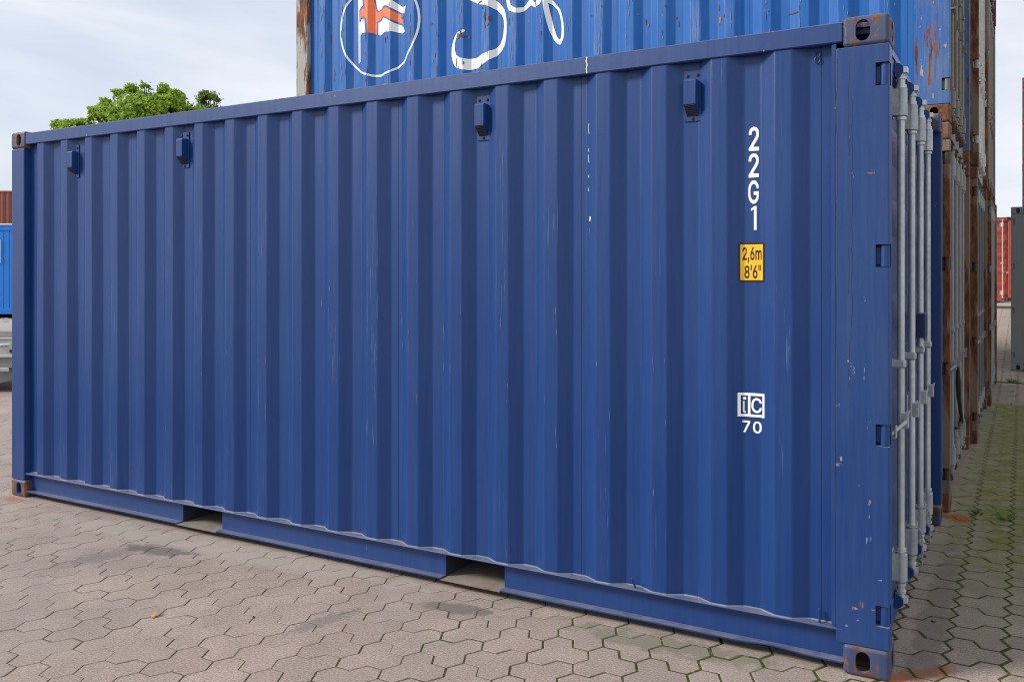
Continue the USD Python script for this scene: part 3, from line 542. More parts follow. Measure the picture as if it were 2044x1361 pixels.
S_ = P([(-3.943, 1.151), (-3.959, 1.158), (-4.015, 1.141), (-4.071, 1.10), (-4.104, 1.05), (-4.112, 1.002), (-4.112, 0.95), (-4.104, 0.909), (-4.078, 0.862), (-4.039, 0.829), (-3.98, 0.805), (-3.911, 0.795), (-3.816, 0.803), (-3.745, 0.826), (-3.676, 0.858), (-3.62, 0.886), (-3.570, 0.925), (-3.535, 0.98), (-3.518, 1.03), (-3.508, 1.09), (-3.508, 1.156), (-3.518, 1.215), (-3.538, 1.274), (-3.57, 1.322), (-3.615, 1.362), (-3.68, 1.413), (-3.754, 1.461), (-3.90, 1.53), (-4.039, 1.62), (-4.12, 1.78), (-4.05, 1.93), (-3.85, 1.99), (-3.68, 1.95), (-3.66, 1.99), (-3.85, 2.04), (-4.09, 1.98), (-4.19, 1.80), (-4.12, 1.60), (-4.00, 1.49), (-3.911, 1.42), (-3.8, 1.365), (-3.70, 1.333), (-3.62, 1.29), (-3.569, 1.241), (-3.548, 1.19), (-3.546, 1.135), (-3.552, 1.08), (-3.561, 1.035), (-3.585, 0.985), (-3.635, 0.945), (-3.722, 0.920), (-3.832, 0.896), (-3.92, 0.893), (-3.991, 0.908), (-4.035, 0.938), (-4.058, 0.98), (-4.063, 1.04), (-4.045, 1.08), (-4.010, 1.118), (-3.951, 1.138)]).buffer(0.004).buffer(-0.003)
a_ = P([(-3.511, 1.347), (-3.500, 1.30), (-3.475, 1.255), (-3.418, 1.229), (-3.375, 1.226), (-3.336, 1.238), (-3.27, 1.279), (-3.212, 1.245), (-3.165, 1.262), (-3.139, 1.30), (-3.139, 1.365), (-3.197, 1.299), (-3.226, 1.290), (-3.245, 1.32), (-3.24, 1.45), (-3.30, 1.53), (-3.40, 1.53), (-3.49, 1.45), (-3.505, 1.39)]).difference(P([(-3.470, 1.36), (-3.455, 1.300), (-3.403, 1.268), (-3.344, 1.272), (-3.275, 1.34), (-3.28, 1.44), (-3.33, 1.49), (-3.40, 1.48), (-3.46, 1.42)]).buffer(0))
f_ = P([(-3.20, 1.70), (-3.147, 1.366), (-3.125, 1.214), (-3.105, 1.12), (-3.082, 1.034), (-3.045, 0.955), (-3.011, 0.914), (-2.975, 0.905), (-2.955, 0.925), (-2.935, 0.955), (-2.929, 0.989), (-2.931, 1.04), (-2.94, 1.088), (-2.958, 1.15), (-2.983, 1.205), (-3.054, 1.287), (-3.096, 1.358), (-3.12, 1.60), (-3.02, 1.85), (-2.95, 1.98), (-3.0, 2.04), (-3.10, 1.95)]).difference(P([(-3.092, 1.27), (-3.080, 1.21), (-3.068, 1.156), (-3.046, 1.066), (-3.02, 0.99), (-2.995, 0.950), (-2.975, 0.955), (-2.965, 0.985), (-2.962, 1.03), (-2.968, 1.092), (-2.985, 1.15), (-3.011, 1.205), (-3.054, 1.25)])).difference(P([(-3.085, 1.62), (-3.04, 1.80), (-3.0, 1.95), (-3.06, 1.86)]))
for g_ in (S_, a_, f_): obj(flagbox, "script_letter", conform(flat_poly(affinity.translate(g_.buffer(0), -0.045), 0.0), 0.0012), old_white)

def flag_scuff(x, z, w, h, look, seed):
    r = random.Random(seed); n = 12
    p = Polygon([(x + w * math.cos(6.283 * k / n) * r.uniform(0.25, 1.1) / 2, z + h * math.sin(6.283 * k / n) * r.uniform(0.25, 1.1) / 2) for k in range(n)]).buffer(0)
    obj(flagbox, "rust_mark", conform(flat_poly(p, 0.0, 0.0005), 0.0032), look)
WALL['dent'] = 0.0044
r_ = random.Random(5)
for k in range(46):
    a_ = CREST[r_.randrange(2, 15)]; x = a_ - (r_.uniform(0.001, 0.012) if r_.random() < 0.6 else r_.uniform(0.06, 0.073)); scuff(x, r_.gauss(1.05, 0.33), r_.uniform(0.0016, 0.0036), r_.uniform(0.015, 0.09), scuff_pale if r_.random() < 0.85 else scuff_rust, 400 + k, wrap=True)
WALL["dent"] = 0.0
old_rust = plain("old_rust_mark", (0.115, 0.048, 0.022), rough=0.9, scale=60.0, vary=0.45)
orange_rust = plain("orange_rust_mark", (0.30, 0.125, 0.045), rough=0.9, scale=60.0, vary=0.4)
for k, (x, z, w, h) in enumerate(((-4.06, 1.115, 0.05, 0.07), (-4.03, 1.135, 0.03, 0.08), (-4.00, 1.10, 0.06, 0.03), (-3.955, 1.085, 0.02, 0.03), (-3.77, 1.24, 0.03, 0.10), (-3.72, 1.22, 0.03, 0.07), (-3.74, 1.17, 0.04, 0.04), (-3.83, 1.38, 0.08, 0.03), (-3.80, 1.32, 0.04, 0.015),
        (-3.60, 1.35, 0.02, 0.05), (-4.08, 0.87, 0.02, 0.09), (-3.81, 0.81, 0.02, 0.09), (-3.90, 0.80, 0.015, 0.02), (-4.00, 0.86, 0.015, 0.06), (-3.25, 1.29, 0.02, 0.09), (-3.05, 1.25, 0.012, 0.03), (-2.72, 1.10, 0.015, 0.02), (-2.62, 1.16, 0.015, 0.02), (-2.30, 1.05, 0.012, 0.02),
        (-1.98, 0.98, 0.018, 0.035), (-1.96, 0.93, 0.010, 0.07), (-2.05, 1.16, 0.02, 0.05), (-2.06, 1.08, 0.016, 0.03), (-1.63, 1.0, 0.022, 0.07), (-1.62, 0.91, 0.028, 0.10), (-1.58, 0.93, 0.01, 0.05), (-2.24, 0.99, 0.02, 0.06), (-2.22, 0.96, 0.015, 0.05), (-1.05, 0.88, 0.10, 0.018), (-4.52, 1.20, 0.016, 0.02), (-4.36, 1.26, 0.022, 0.03), (-4.28, 1.14, 0.015, 0.02), (-5.62, 1.30, 0.012, 0.16), (-5.58, 0.93, 0.014, 0.14), (-5.64, 1.42, 0.01, 0.10), (-0.30, 0.95, 0.02, 0.05), (-0.62, 1.2, 0.012, 0.10))):
    flag_scuff(x, z, w, h, old_rust if k % 3 else orange_rust, 300 + k)
worn_pale = plain("worn_pale_paint", (0.16, 0.225, 0.34), rough=0.8, scale=140.0, vary=0.4)
for a_ in CREST:                                                       # rubbed bands down the proud ribs
    r_ = random.Random(int(-a_ * 1000))
    for _ in range(11):
        x = a_ - r_.uniform(0.002, 0.069); z = r_.uniform(0.72, 1.62)
        flag_scuff(x, z, r_.uniform(0.004, 0.009), r_.uniform(0.03, 0.16), worn_pale if r_.random() < 0.8 else old_rust, r_.randrange(10**6))

# ------------------------------------------------------------------ across the lane and beyond
container("shipping_container", "slate grey container on the right edge, standing across the lane from the stacks", (0.296, 11.476 + CW, 0.06), dict(wall=slate_wall, frame=slate_wall, post=slate_wall, casting=slate_wall, door=slate_wall, rod=grey_rod, bracket=galv_d), rotz=180)
zr = float(ground_z(0.4, 15.3))
container("shipping_container", "brown container whose edge shows above the slate grey one at the right", (0.455, 15.05 + CW, zr + CH + 0.002), dict(wall=brown_wall, frame=brown_wall, post=dark_rust, casting=dark_rust, door=brown_wall, rod=tan_rod, bracket=tan_rod), rotz=180)
container("shipping_container", "lower container carrying the brown one behind the slate grey one", (0.47, 15.05 + CW, zr - 0.02), dict(wall=slate_wall, frame=slate_wall, post=slate_wall, casting=slate_wall, door=slate_wall, rod=grey_rod, bracket=galv_d), rotz=180)
opp = dict(wall=slate_wall, frame=slate_wall, post=slate_wall, casting=slate_wall, door=slate_wall, rod=grey_rod, bracket=galv_d)
for k, yy in enumerate((1.1, 3.65)):                          # unseen row added across the lane to shade it and the doors
    for lv in (0, 1):
        if k + lv == 0: first = container("shipping_container", "unseen grey container added across the lane to shade the navy doors", (5.6, yy + CW, 0), opp, rotz=180, group="unseen grey containers shading the lane")
        else:
            x_ = thing("shipping_container", ["lower","upper"][lv] + " unseen grey container added to shade the lane, " + ["nearer the camera", "farther from the camera"][k] + " in its row", "shipping container", (5.6, yy + CW, lv * (CH + 0.002)), 180, "unseen grey containers shading the lane")
            x_.GetReferences().AddInternalReference(first.GetPath()); x_.SetInstanceable(True)
red_dir = math.degrees(0.47)
container("shipping_container", "red container with white lock rods closing off the far end of the lane", (0.167 - CW * math.cos(0.47), 25.475 - CW * math.sin(0.47), 0.775), dict(wall=red_wall, frame=red_wall, post=red_wall, casting=dark_rust, door=red_wall, rod=white_rod, bracket=white_rod), rotz=-90 + red_dir, rods=(0.28, 0.95, 1.49, 2.16))

# ------------------------------------------------------------------ pavement of three-lobed stones
def stone_look(name, island):
    nd, ln = {}, []
    def N(k, kind, **kw): nd[k] = (kind, kw)
    def L(a, b): ln.append((a, b))
    N("ge", "geometry"); N("oi", "object_info")
    N("grain", "noise_texture", scale=330.0, detail=3.0, roughness=0.75); L("ge.position", "grain.vector")
    N("blot", "noise_texture", scale=3.1, detail=6.0, roughness=0.62); L("ge.position", "blot.vector")
    N("wide", "noise_texture", scale=0.55, detail=4.0, roughness=0.55); L("ge.position", "wide.vector")
    N("grit", "noise_texture", scale=115.0, detail=2.0, roughness=0.8); L("ge.position", "grit.vector")
    N("gm", "mix_float", fac=0.62); L("grain.fac", "gm.a"); L("grit.fac", "gm.b")
    N("gc", "rgb_ramp", ramp=[(0.36, (0.158, 0.116, 0.097)), (0.46, (0.305, 0.236, 0.202)), (0.55, (0.380, 0.302, 0.262)), (0.66, (0.58, 0.50, 0.45))]); L("gm.result", "gc.fac")
    N("bm", "map_range", from_min=0.3, from_max=0.7, to_min=0.80, to_max=1.10, clamp=True); L("blot.fac", "bm.value")
    N("rv", "math", math_type="multiply_add", value2=0.13, value3=0.935); L("ge.random_per_island" if island else "oi.random", "rv.value1")
    N("k", "math", math_type="multiply"); L("bm.result", "k.value1"); L("rv.value", "k.value2")
    N("c0", "vector_math", math_type="scale"); L("gc.color", "c0.vector1"); L("k.value", "c0.scale")
    N("wt", "map_range", from_min=0.42, from_max=0.62, to_min=0.0, to_max=0.35, clamp=True); L("wide.fac", "wt.value")
    N("c1", "mix_color", b=(0.26, 0.245, 0.235)); L("c0.vector", "c1.a"); L("wt.result", "c1.fac")
    last = "c1.result"
    N("ps", "separate_xyz"); L("ge.position", "ps.vector")
    # green film in the lane
    N("ax", "map_range", from_min=-0.15, from_max=0.22, to_min=0.0, to_max=1.0, clamp=True); L("ps.x", "ax.value")
    N("ay", "map_range", from_min=0.2, from_max=2.2, to_min=0.0, to_max=1.0, clamp=True); L("ps.y", "ay.value")
    N("ay2", "map_range", from_min=7.9, from_max=8.3, to_min=1.0, to_max=0.12, clamp=True); L("ps.y", "ay2.value")
    N("an", "map_range", from_min=0.36, from_max=0.58, to_min=0.35, to_max=1.0, clamp=True)
    N("al", "noise_texture", scale=7.0, detail=5.0, roughness=0.6); L("ge.position", "al.vector"); L("al.fac", "an.value")
    for i, (a, b) in enumerate((("ax.result", "ay.result"), ("a1.value", "ay2.result"), ("a2.value", "an.result"))):
        N(f"a{i+1}", "math", math_type="multiply"); L(a, f"a{i+1}.value1"); L(b, f"a{i+1}.value2")
    N("gcol", "mix_color", a=(0.095, 0.115, 0.018), b=(0.215, 0.225, 0.06)); L("gm.result", "gcol.fac")
    N("c2", "mix_color"); L(last, "c2.a"); L("gcol.result", "c2.b"); L("a3.value", "c2.fac"); last = "c2.result"
    # worn, stained places: (x, y, turn, half length, half width, colour, strength)
    spots = [(-4.15, -0.42, 1.35, 0.42, 0.10, (0.13, 0.122, 0.12), 0.45, 22.0), (-2.40, -0.58, 1.3, 0.20, 0.06, (0.13, 0.128, 0.128), 0.5, 26.0),
             (0.095, 0.13, 0.75, 0.20, 0.055, (0.40, 0.13, 0.035), 0.9, 14.0), (0.085, 2.52, 0.3, 0.12, 0.10, (0.30, 0.085, 0.03), 0.95, 14.0), (-5.93, -0.06, 0.0, 0.12, 0.05, (0.36, 0.12, 0.04), 0.6, 14.0),
             (-0.30, -0.22, 0.1, 0.14, 0.06, (0.42, 0.21, 0.12), 0.6, 16.0), (-3.95, -0.28, 0.2, 0.32, 0.09, (0.11, 0.10, 0.10), 0.75, 9.0), (-1.95, -0.18, 0.1, 0.25, 0.06, (0.13, 0.115, 0.105), 0.7, 10.0),
             (-3.9, -0.12, 0.05, 1.9, 0.14, (0.36, 0.315, 0.28), 0.7, 9.0), (-0.9, -0.08, 0.03, 0.5, 0.10, (0.17, 0.165, 0.12), 0.7, 11.0), (0.10, 0.75, 1.57, 1.3, 0.09, (0.14, 0.112, 0.092), 0.55, 16.0)]
    for i, (x, y, turn, hl, hw, col, st, fr) in enumerate(spots):
        s = f"s{i}"
        N(s + "a", "vector_math", math_type="subtract", vector2=(x, y, 0.0)); L("ge.position", s + "a.vector1")
        N(s + "r", "vector_rotate", rotate_type="z_axis", angle=-turn); L(s + "a.vector", s + "r.vector")
        N(s + "m", "vector_math", math_type="multiply", vector2=(1 / hl, 1 / hw, 0.0)); L(s + "r.vector", s + "m.vector1")
        N(s + "l", "vector_math", math_type="length"); L(s + "m.vector", s + "l.vector1")
        N(s + "n", "noise_texture", scale=fr, detail=6.0, roughness=0.65); L("ge.position", s + "n.vector")
        N(s + "k", "math", math_type="multiply_add", value2=2.6, value3=-1.3); L(s + "n.fac", s + "k.value1")
        N(s + "d", "math", math_type="add"); L(s + "l.value", s + "d.value1"); L(s + "k.value", s + "d.value2")
        N(s + "f", "map_range", from_min=1.0, from_max=0.62, to_min=0.0, to_max=st, clamp=True); L(s + "d.value", s + "f.value")
        N(s + "c", "mix_color", b=col); L(last, s + "c.a"); L(s + "f.result", s + "c.fac"); last = s + "c.result"
    N("bu", "bump", strength=0.45, distance=0.003); L("grain.fac", "bu.height")
    N("p", "principled_bsdf", roughness=0.88, specular_ior_level=0.3); L(last, "p.base_color"); L("bu.normal", "p.normal")
    return M(name, nd, ln)
stone_one, stone_many = stone_look("paving_concrete", False), stone_look("paving_concrete_far", True)
def joint_look():
    nd, ln = {}, []
    def N(k, kind, **kw): nd[k] = (kind, kw)
    def L(a, b): ln.append((a, b))
    N("ge", "geometry"); N("ps", "separate_xyz"); L("ge.position", "ps.vector")
    N("n", "noise_texture", scale=2.6, detail=6.0, roughness=0.65); L("ge.position", "n.vector")
    N("f", "noise_texture", scale=60.0, detail=4.0, roughness=0.7); L("ge.position", "f.vector")
    N("mx", "map_range", from_min=-4.8, from_max=0.0, to_min=-0.20, to_max=0.22, clamp=True); L("ps.x", "mx.value")
    N("ad", "math", math_type="add"); L("n.fac", "ad.value1"); L("mx.result", "ad.value2")
    N("mm", "map_range", from_min=0.46, from_max=0.62, to_min=0.0, to_max=1.0, clamp=True); L("ad.value", "mm.value")
    N("soil", "rgb_ramp", ramp=[(0.35, (0.050, 0.042, 0.032)), (0.62, (0.13, 0.108, 0.085))]); L("f.fac", "soil.fac")
    N("moss", "rgb_ramp", ramp=[(0.35, (0.030, 0.034, 0.010)), (0.52, (0.062, 0.072, 0.016)), (0.66, (0.125, 0.14, 0.03))]); L("f.fac", "moss.fac")
    N("c", "mix_color"); L("soil.color", "c.a"); L("moss.color", "c.b"); L("mm.result", "c.fac")
    N("bu", "bump", strength=0.8, distance=0.006); L("f.fac", "bu.height")
    N("p", "principled_bsdf", roughness=0.95, specular_ior_level=0.1); L("c.result", "p.base_color"); L("bu.normal", "p.normal")
    return M("mossy_joint", nd, ln)
joint = joint_look()
far_ground = plain("far_paving", (0.34, 0.30, 0.27), rough=0.9, scale=9.0, vary=0.2)

D2, R2 = np.array([-math.sin(YAW), math.cos(YAW)]), np.array([math.cos(YAW), math.sin(YAW)])
def at(u, dep): return CAM[:2] + dep * (D2 + R2 * (u - CXP) / FPX)
near = Polygon([at(-420, 2.4), at(2320, 2.4), at(2320, 16), at(-420, 16)])
lane = sbox(-0.5, -1.5, 1.9, 23.0)
region = near.union(lane)
for x0, x1, y0, y1 in ((-CL + 0.3, -0.3, 0.3, CW - 0.2), (-CL + 0.3, -0.25, s1y, s1y + CW), (-CL + 0.3, -0.2, s2y - 0.1, s2y + CW), (-CL + 0.3, -0.15, s3y - 0.1, s3y + CW - 0.25), (0.7, 6.2, 11.8, 13.7), (0.8, 6.3, 15.4, 17.3)):
    region = region.difference(sbox(x0, y0, x1, y1))
region = region.difference(sbox(-7, CW - 0.25, -0.3, s3y + 0.2)).difference(sbox(-7, 10.0, -0.45, 16)).intersection(sbox(-40, -4, 3.0, 24))
EDGE0, EDGE1 = 7.945, 8.185
plain_region = region.difference(sbox(-0.6, EDGE0, 3.0, EDGE1))
v1x, hw = 0.2220, 0.1323
hx_, ch = v1x / 2, 0
def hexagon(cx, cy):
    s = v1x / 3                                                        # side length along x; flat top
    return Polygon([(cx + s, cy), (cx + s / 2, cy + hw / 2), (cx - s / 2, cy + hw / 2), (cx - s, cy), (cx - s / 2, cy - hw / 2), (cx + s / 2, cy - hw / 2)])
def tri(cells): return shapely.union_all([hexagon(*c).buffer(1e-5, join_style=2) for c in cells]).simplify(2e-4)
LEFT = tri([(0, 0), (hx_, hw / 2), (hx_, -hw / 2)]); RIGHT = tri([(0, hw), (0, 2 * hw), (hx_, 1.5 * hw)])
PX, PY = -0.878, -0.157
shapely.prepare(plain_region)
x0, y0, x1, y1 = plain_region.bounds
stones = []
inside = plain_region.buffer(-0.2); shapely.prepare(inside)
for i in range(int((x0 - PX) / v1x) - 2, int((x1 - PX) / v1x) + 2):
    for j in range(int((y0 - PY) / (3 * hw)) - 2, int((y1 - PY) / (3 * hw)) + 2):
        for base, off in ((LEFT, (0.04, 0)), (RIGHT, (0.04, 1.5 * hw))):
            cx, cy = PX + i * v1x, PY + j * 3 * hw
            c = Point(cx + off[0], cy + off[1])
            if not plain_region.contains(c) and plain_region.distance(c) > 0.12: continue
            p = affinity.translate(base, cx, cy)
            if not inside.contains(c):
                p = p.intersection(plain_region)
                p = max(getattr(p, "geoms", [p]), key=lambda q: q.area) if not p.is_empty else p
                if p.is_empty or p.geom_type != "Polygon" or p.area < 0.004: continue
            stones.append(p)
for x in np.arange(-0.55, 2.8, 0.222):
    p = sbox(x, EDGE0 + 0.003, x + 0.219, EDGE1 - 0.006); stones.append(p)
def smooth01(t): t = min(1, max(0, t)); return t * t * (3 - 2 * t)
def stone_mesh(p):
    c = p.centroid; lanej = smooth01((c.x + 2.6) / 2.6)
    gap = 0.0017 + 0.0029 * lanej + rng.uniform(-0.0005, 0.0010)
    q = p.buffer(-gap, join_style=2).simplify(1e-4)
    if q.is_empty or q.geom_type != "Polygon": return None
    o = np.array(shapely.geometry.polygon.orient(q).exterior.coords)[:-1]
    a = rng.uniform(-0.014, 0.014); d = np.array([rng.gauss(0, 0.0011), rng.gauss(0, 0.0011)])
    o = (o - [c.x, c.y]) @ np.array([[math.cos(a), math.sin(a)], [-math.sin(a), math.cos(a)]]) * rng.uniform(0.988, 1.0) + [c.x, c.y] + d
    n = len(o); nx = np.roll(o, -1, 0) - np.roll(o, 1, 0); nx = np.stack([-nx[:, 1], nx[:, 0]], 1); nx /= np.linalg.norm(nx, axis=1, keepdims=True) + 1e-12
    bv = 0.0012 + 0.0020 * lanej; t = o + nx * bv
    pt = Polygon(t)
    if not pt.is_valid: t = o * 0.98 + np.array([c.x, c.y]) * 0.02
    g = float(ground_z(c.x, c.y)); slope = (float(ground_z(c.x, c.y + 0.05)) - float(ground_z(c.x, c.y - 0.05))) / 0.1
    top = g - 0.0010 + rng.uniform(-0.0004, 0.0010); tx, ty = max(-0.003, min(0.003, rng.gauss(0, 0.0018))), max(-0.003, min(0.003, rng.gauss(0, 0.0018))) + slope
    def z(q, h): return top + h + (q[:, 0] - c.x) * tx + (q[:, 1] - c.y) * ty
    v = np.vstack([np.column_stack([t, z(t, 0)]), np.column_stack([o, z(o, -bv)]), np.column_stack([o, z(o, -0.02)])])
    try: _, f = trimesh.creation.triangulate_polygon(Polygon(t), engine="earcut"), None
    except Exception: return None
    vv, ff = _[0], _[1]
    # map triangulated vertices back to the ring
    idx = np.array([np.argmin(((t - w) ** 2).sum(1)) for w in vv]); f = idx[ff]
    tv = np.column_stack([t, np.zeros(n)]); cr = np.cross(tv[f[:, 1]] - tv[f[:, 0]], tv[f[:, 2]] - tv[f[:, 0]])[:, 2]; f[cr < 0] = f[cr < 0][:, ::-1]
    s = []
    for k in range(n):
        m = (k + 1) % n
        for r in (0, 1): s += [[r * n + k, (r + 1) * n + k, (r + 1) * n + m], [r * n + k, (r + 1) * n + m, r * n + m]]
    return trimesh.Trimesh(v, np.vstack([f, s]), process=False)
def seen(p):
    """Rough size of a stone in the picture; 0 when it is out of the frame or behind the navy container."""
    c = np.array([p.centroid.x, p.centroid.y]); q = c - CAM[:2]; dep = q @ D2
    if dep < 2.5: return 0
    u, w = CXP + FPX * (q @ R2) / dep, CYP + FPX * (CAM[2] - float(ground_z(*c))) / dep
    if not (-20 < u < IW + 20 and w < IH + 25): return 0
    if LineString([CAM[:2], c]).intersects(sbox(-CL + 0.06, 0.06, -0.06, CW + 7)): return 0
    return p.area / dep ** 3
pav = UsdGeom.Xform.Define(stage, "/World/pavement").GetPrim(); tag(pav, kind="structure")
order = sorted(range(len(stones)), key=lambda k: -seen(stones[k]))
single = set(k for k in order[:300] if seen(stones[k]) > 0)
rest = []
for k in order:
    m = stone_mesh(stones[k])
    if m is None: continue
    if k in single: obj(pav, "paving_stone", m, stone_one)
    else: rest.append(m)
tag(obj(pav, "paving_stones", cat(rest), stone_many), kind="stuff")
def ground_grid(xs, ys, dz):
    X, Y = np.meshgrid(xs, ys); Z = ground_z(X, Y) + dz(X, Y)
    n, m = X.shape; i, j = np.meshgrid(np.arange(n - 1), np.arange(m - 1), indexing="ij"); q = np.stack([i * m + j, i * m + j + 1, (i + 1) * m + j + 1, (i + 1) * m + j], -1).reshape(-1, 4)
    return trimesh.Trimesh(np.stack([X, Y, Z], -1).reshape(-1, 3), np.vstack([q[:, [0, 1, 2]], q[:, [0, 2, 3]]]), process=False)
gx = np.unique(np.concatenate([np.linspace(-15, 3, 55), np.linspace(2, 4, 9)])); gy = np.linspace(-4, 24, 90)
obj(pav, "joint_bed", ground_grid(gx, gy, lambda X, Y: -0.0031 + 0.0008 * np.clip(meshkit.noise(np.stack([X * 4, Y * 4, X * 0], -1)), 0, 1)), joint, True)
far = np.array([-1500, -600, -250, -120]); fine_x = np.concatenate([far, np.linspace(-80, -16, 33), np.linspace(-15, 6, 60), np.linspace(8, 60, 14), -far[::-1]])
fine_y = np.concatenate([far, np.linspace(-80, -6, 15), np.linspace(-5, 26, 110), np.linspace(30, 90, 16), -far[::-1]])
reg_s = region.union(sbox(-6.5, -0.2, 0.2, 10.4)).buffer(-0.5); shapely.prepare(reg_s)
ground = obj(None, "ground", ground_grid(fine_x, fine_y, lambda X, Y: np.where(shapely.contains_xy(reg_s, X, Y), -0.06, -0.0065)), far_ground, True); tag(ground, kind="structure")

# grit swept against the foot of the container, small stones on the pavement
grit_look = plain("grey_grit", (0.27, 0.25, 0.225), rough=0.9, scale=25.0, vary=0.4)
ico = trimesh.creation.icosphere(0)
def pebble(x, y, s, z=None):
    sq = np.array([rng.uniform(0.7, 1.3), rng.uniform(0.7, 1.3), rng.uniform(0.5, 0.9)]) * s
    v = ico.vertices * sq * (1 + 0.25 * nrng.standard_normal((12, 1)).clip(-1, 1)); a = rng.uniform(0, 6.3)
    v = v @ np.array([[math.cos(a), math.sin(a), 0], [-math.sin(a), math.cos(a), 0], [0, 0, 1]])
    return trimesh.Trimesh(v + [x, y, (float(ground_z(x, y)) - 0.003 if z is None else z) + s * 0.25], ico.faces, process=False)
gr = []
for _ in range(1500):
    x = -5.95 + 5.7 * rng.random() ** 1.5; y = -0.01 - abs(rng.gauss(0, 0.085)) * (0.5 + 0.5 * smooth01((-x - 0.5) / 3)); gr.append(pebble(x, y, rng.uniform(0.0012, 0.0034)))
for _ in range(420): gr.append(pebble(rng.uniform(0.04, 0.30) * rng.random() + 0.03, rng.uniform(-0.02, 2.6), rng.uniform(0.0012, 0.004)))
for _ in range(170):
    q = at(rng.uniform(0, 2044), 3.1 + 4.5 * rng.random() ** 1.6)
    if q[1] < -0.02 or q[0] > 0.05: gr.append(pebble(q[0], q[1], rng.uniform(0.0015, 0.0042)))
tag(obj(None, "grit", gr, grit_look), kind="stuff")
coal = plain("dark_stone", (0.03, 0.03, 0.034), rough=0.8)
for k, (x, y, s, lab) in enumerate(((-2.72, -0.70, 0.011, "black pebble lying alone on the paving left of centre"), (0.098, 0.70, 0.010, "black pebble on the paving beside the door foot of the navy container"))):
    p = pebble(x, y, s); tag(obj(None, "pebble", p, coal), lab, "pebble")

# fallen leaves, weeds
leaf_dry = plain("dry_leaf", (0.42, 0.24, 0.07), rough=0.7, vary=0.3)
def leaf_look(name, a, b, trans=0.35):
    return M(name, {"ge": ("geometry", {}), "n": ("noise_texture", {"scale": 1.3, "detail": 4.0}), "ad": ("math", {"math_type": "multiply_add", "value2": 0.55}), "c": ("mix_color", {"a": a, "b": b}),
        "p": ("principled_bsdf", {"roughness": 0.55, "specular_ior_level": 0.3}), "t": ("translucent_bsdf", {}), "m": ("mix_closure", {"fac": trans})},
        [("ge.position", "n.vector"), ("ge.random_per_island", "ad.value1"), ("n.fac", "ad.value3"), ("ad.value", "c.fac"), ("c.result", "p.base_color"), ("c.result", "t.color"), ("p.BSDF", "m.closure1"), ("t.BSDF", "m.closure2")], "m.closure")
weed_green = leaf_look("weed_leaf", (0.05, 0.15, 0.015), (0.12, 0.30, 0.03))
def blade(base, tip, w, sag=0.0, n=5, thick=0.0006):
    base, tip = np.array(base, float), np.array(tip, float); ax = tip - base; side = np.cross(ax, [0, 0, 1.0]); side /= np.linalg.norm(side) + 1e-9; up = np.cross(side, ax); up /= np.linalg.norm(up) + 1e-9
    v, f = [], []
    for k in range(n + 1):
        t = k / n; ww = w * math.sin(math.pi * min(0.98, 0.12 + 0.88 * t)) * 0.5 + 1e-5; c = base + ax * t - np.array([0, 0, sag * t * t])
        v += [c - side * ww, c + up * w * 0.12, c + side * ww, c - up * thick]
    for k in range(n):
        for a, b in ((0, 1), (1, 2), (2, 3), (3, 0)): f += [[4 * k + a, 4 * k + 4 + a, 4 * k + 4 + b], [4 * k + a, 4 * k + 4 + b, 4 * k + b]]
    return trimesh.Trimesh(np.array(v), np.array(f), process=False)
for (x, y, ang, ln, lab) in ((-1.760, -1.010, 0.5, 0.075, "dry curled yellow leaf at the bottom edge of the pavement"), (-3.14, -0.90, 2.0, 0.05, "small dry brown leaf on the paving at the left")):
    t = thing("fallen_leaf", lab, "leaf", (x, y, 0.0))
    d = np.array([math.cos(ang), math.sin(ang)])
    obj(t, "leaf_blade", cat([blade((-d[0] * ln / 2, -d[1] * ln / 2, 0.003), (d[0] * ln / 2, d[1] * ln / 2, 0.016), ln * 0.5, -0.006)]), leaf_dry, 40)
    obj(t, "leaf_stem", tube([(-d[0] * ln / 2, -d[1] * ln / 2, 0.004), (-d[0] * ln * 0.75, -d[1] * ln * 0.75 + 0.006, 0.003)], 0.0012, 5), leaf_dry)
def weed(x, y, n, ln, w, up, lab, runners=0):
    t = thing("weed", lab, "weed", (x, y, float(ground_z(x, y)) - 0.008)); bl = []; st = []
    for k in range(n):
        a = rng.uniform(0, 6.283); r = rng.uniform(0.004, 0.025); l = ln * rng.uniform(0.6, 1.1); b = (r * math.cos(a) * 1.2, r * math.sin(a) * 1.2, 0.0)
        h = l * up * rng.uniform(0.6, 1.1); e = (b[0] + l * math.cos(a) * 0.8, b[1] + l * math.sin(a) * 0.8, h)
        m = tuple(0.55 * np.array(b) + 0.45 * np.array(e)); st.append(tube([b, m], 0.0011, 5)); bl.append(blade(m if w > 0.006 else b, e, w * rng.uniform(0.7, 1.2), ln * 0.12))
    for k in range(runners):
        a = rng.uniform(0, 6.283); q = [(0.12 * rng.uniform(0.5, 1) * s * math.cos(a + 0.5 * s), 0.12 * s * math.sin(a + 0.3 * s), 0.012 - 0.008 * s) for s in np.linspace(0, 1, 6)]; st.append(tube(q, 0.0014, 5))
    obj(t, "leaves", bl, weed_green, 40); obj(t, "stems", st, weed_green, 40)
weed(0.185, 2.68, 14, 0.055, 0.024, 0.75, "bright green seedling between stones in front of the rusty corner")
weed(0.365, 2.62, 26, 0.10, 0.004, 1.0, "thin grass tuft with dry runners in the lane joint", 9)
weed(0.345, 10.4, 30, 0.13, 0.03, 0.5, "leafy weed growing in the lane beyond the straight joint")
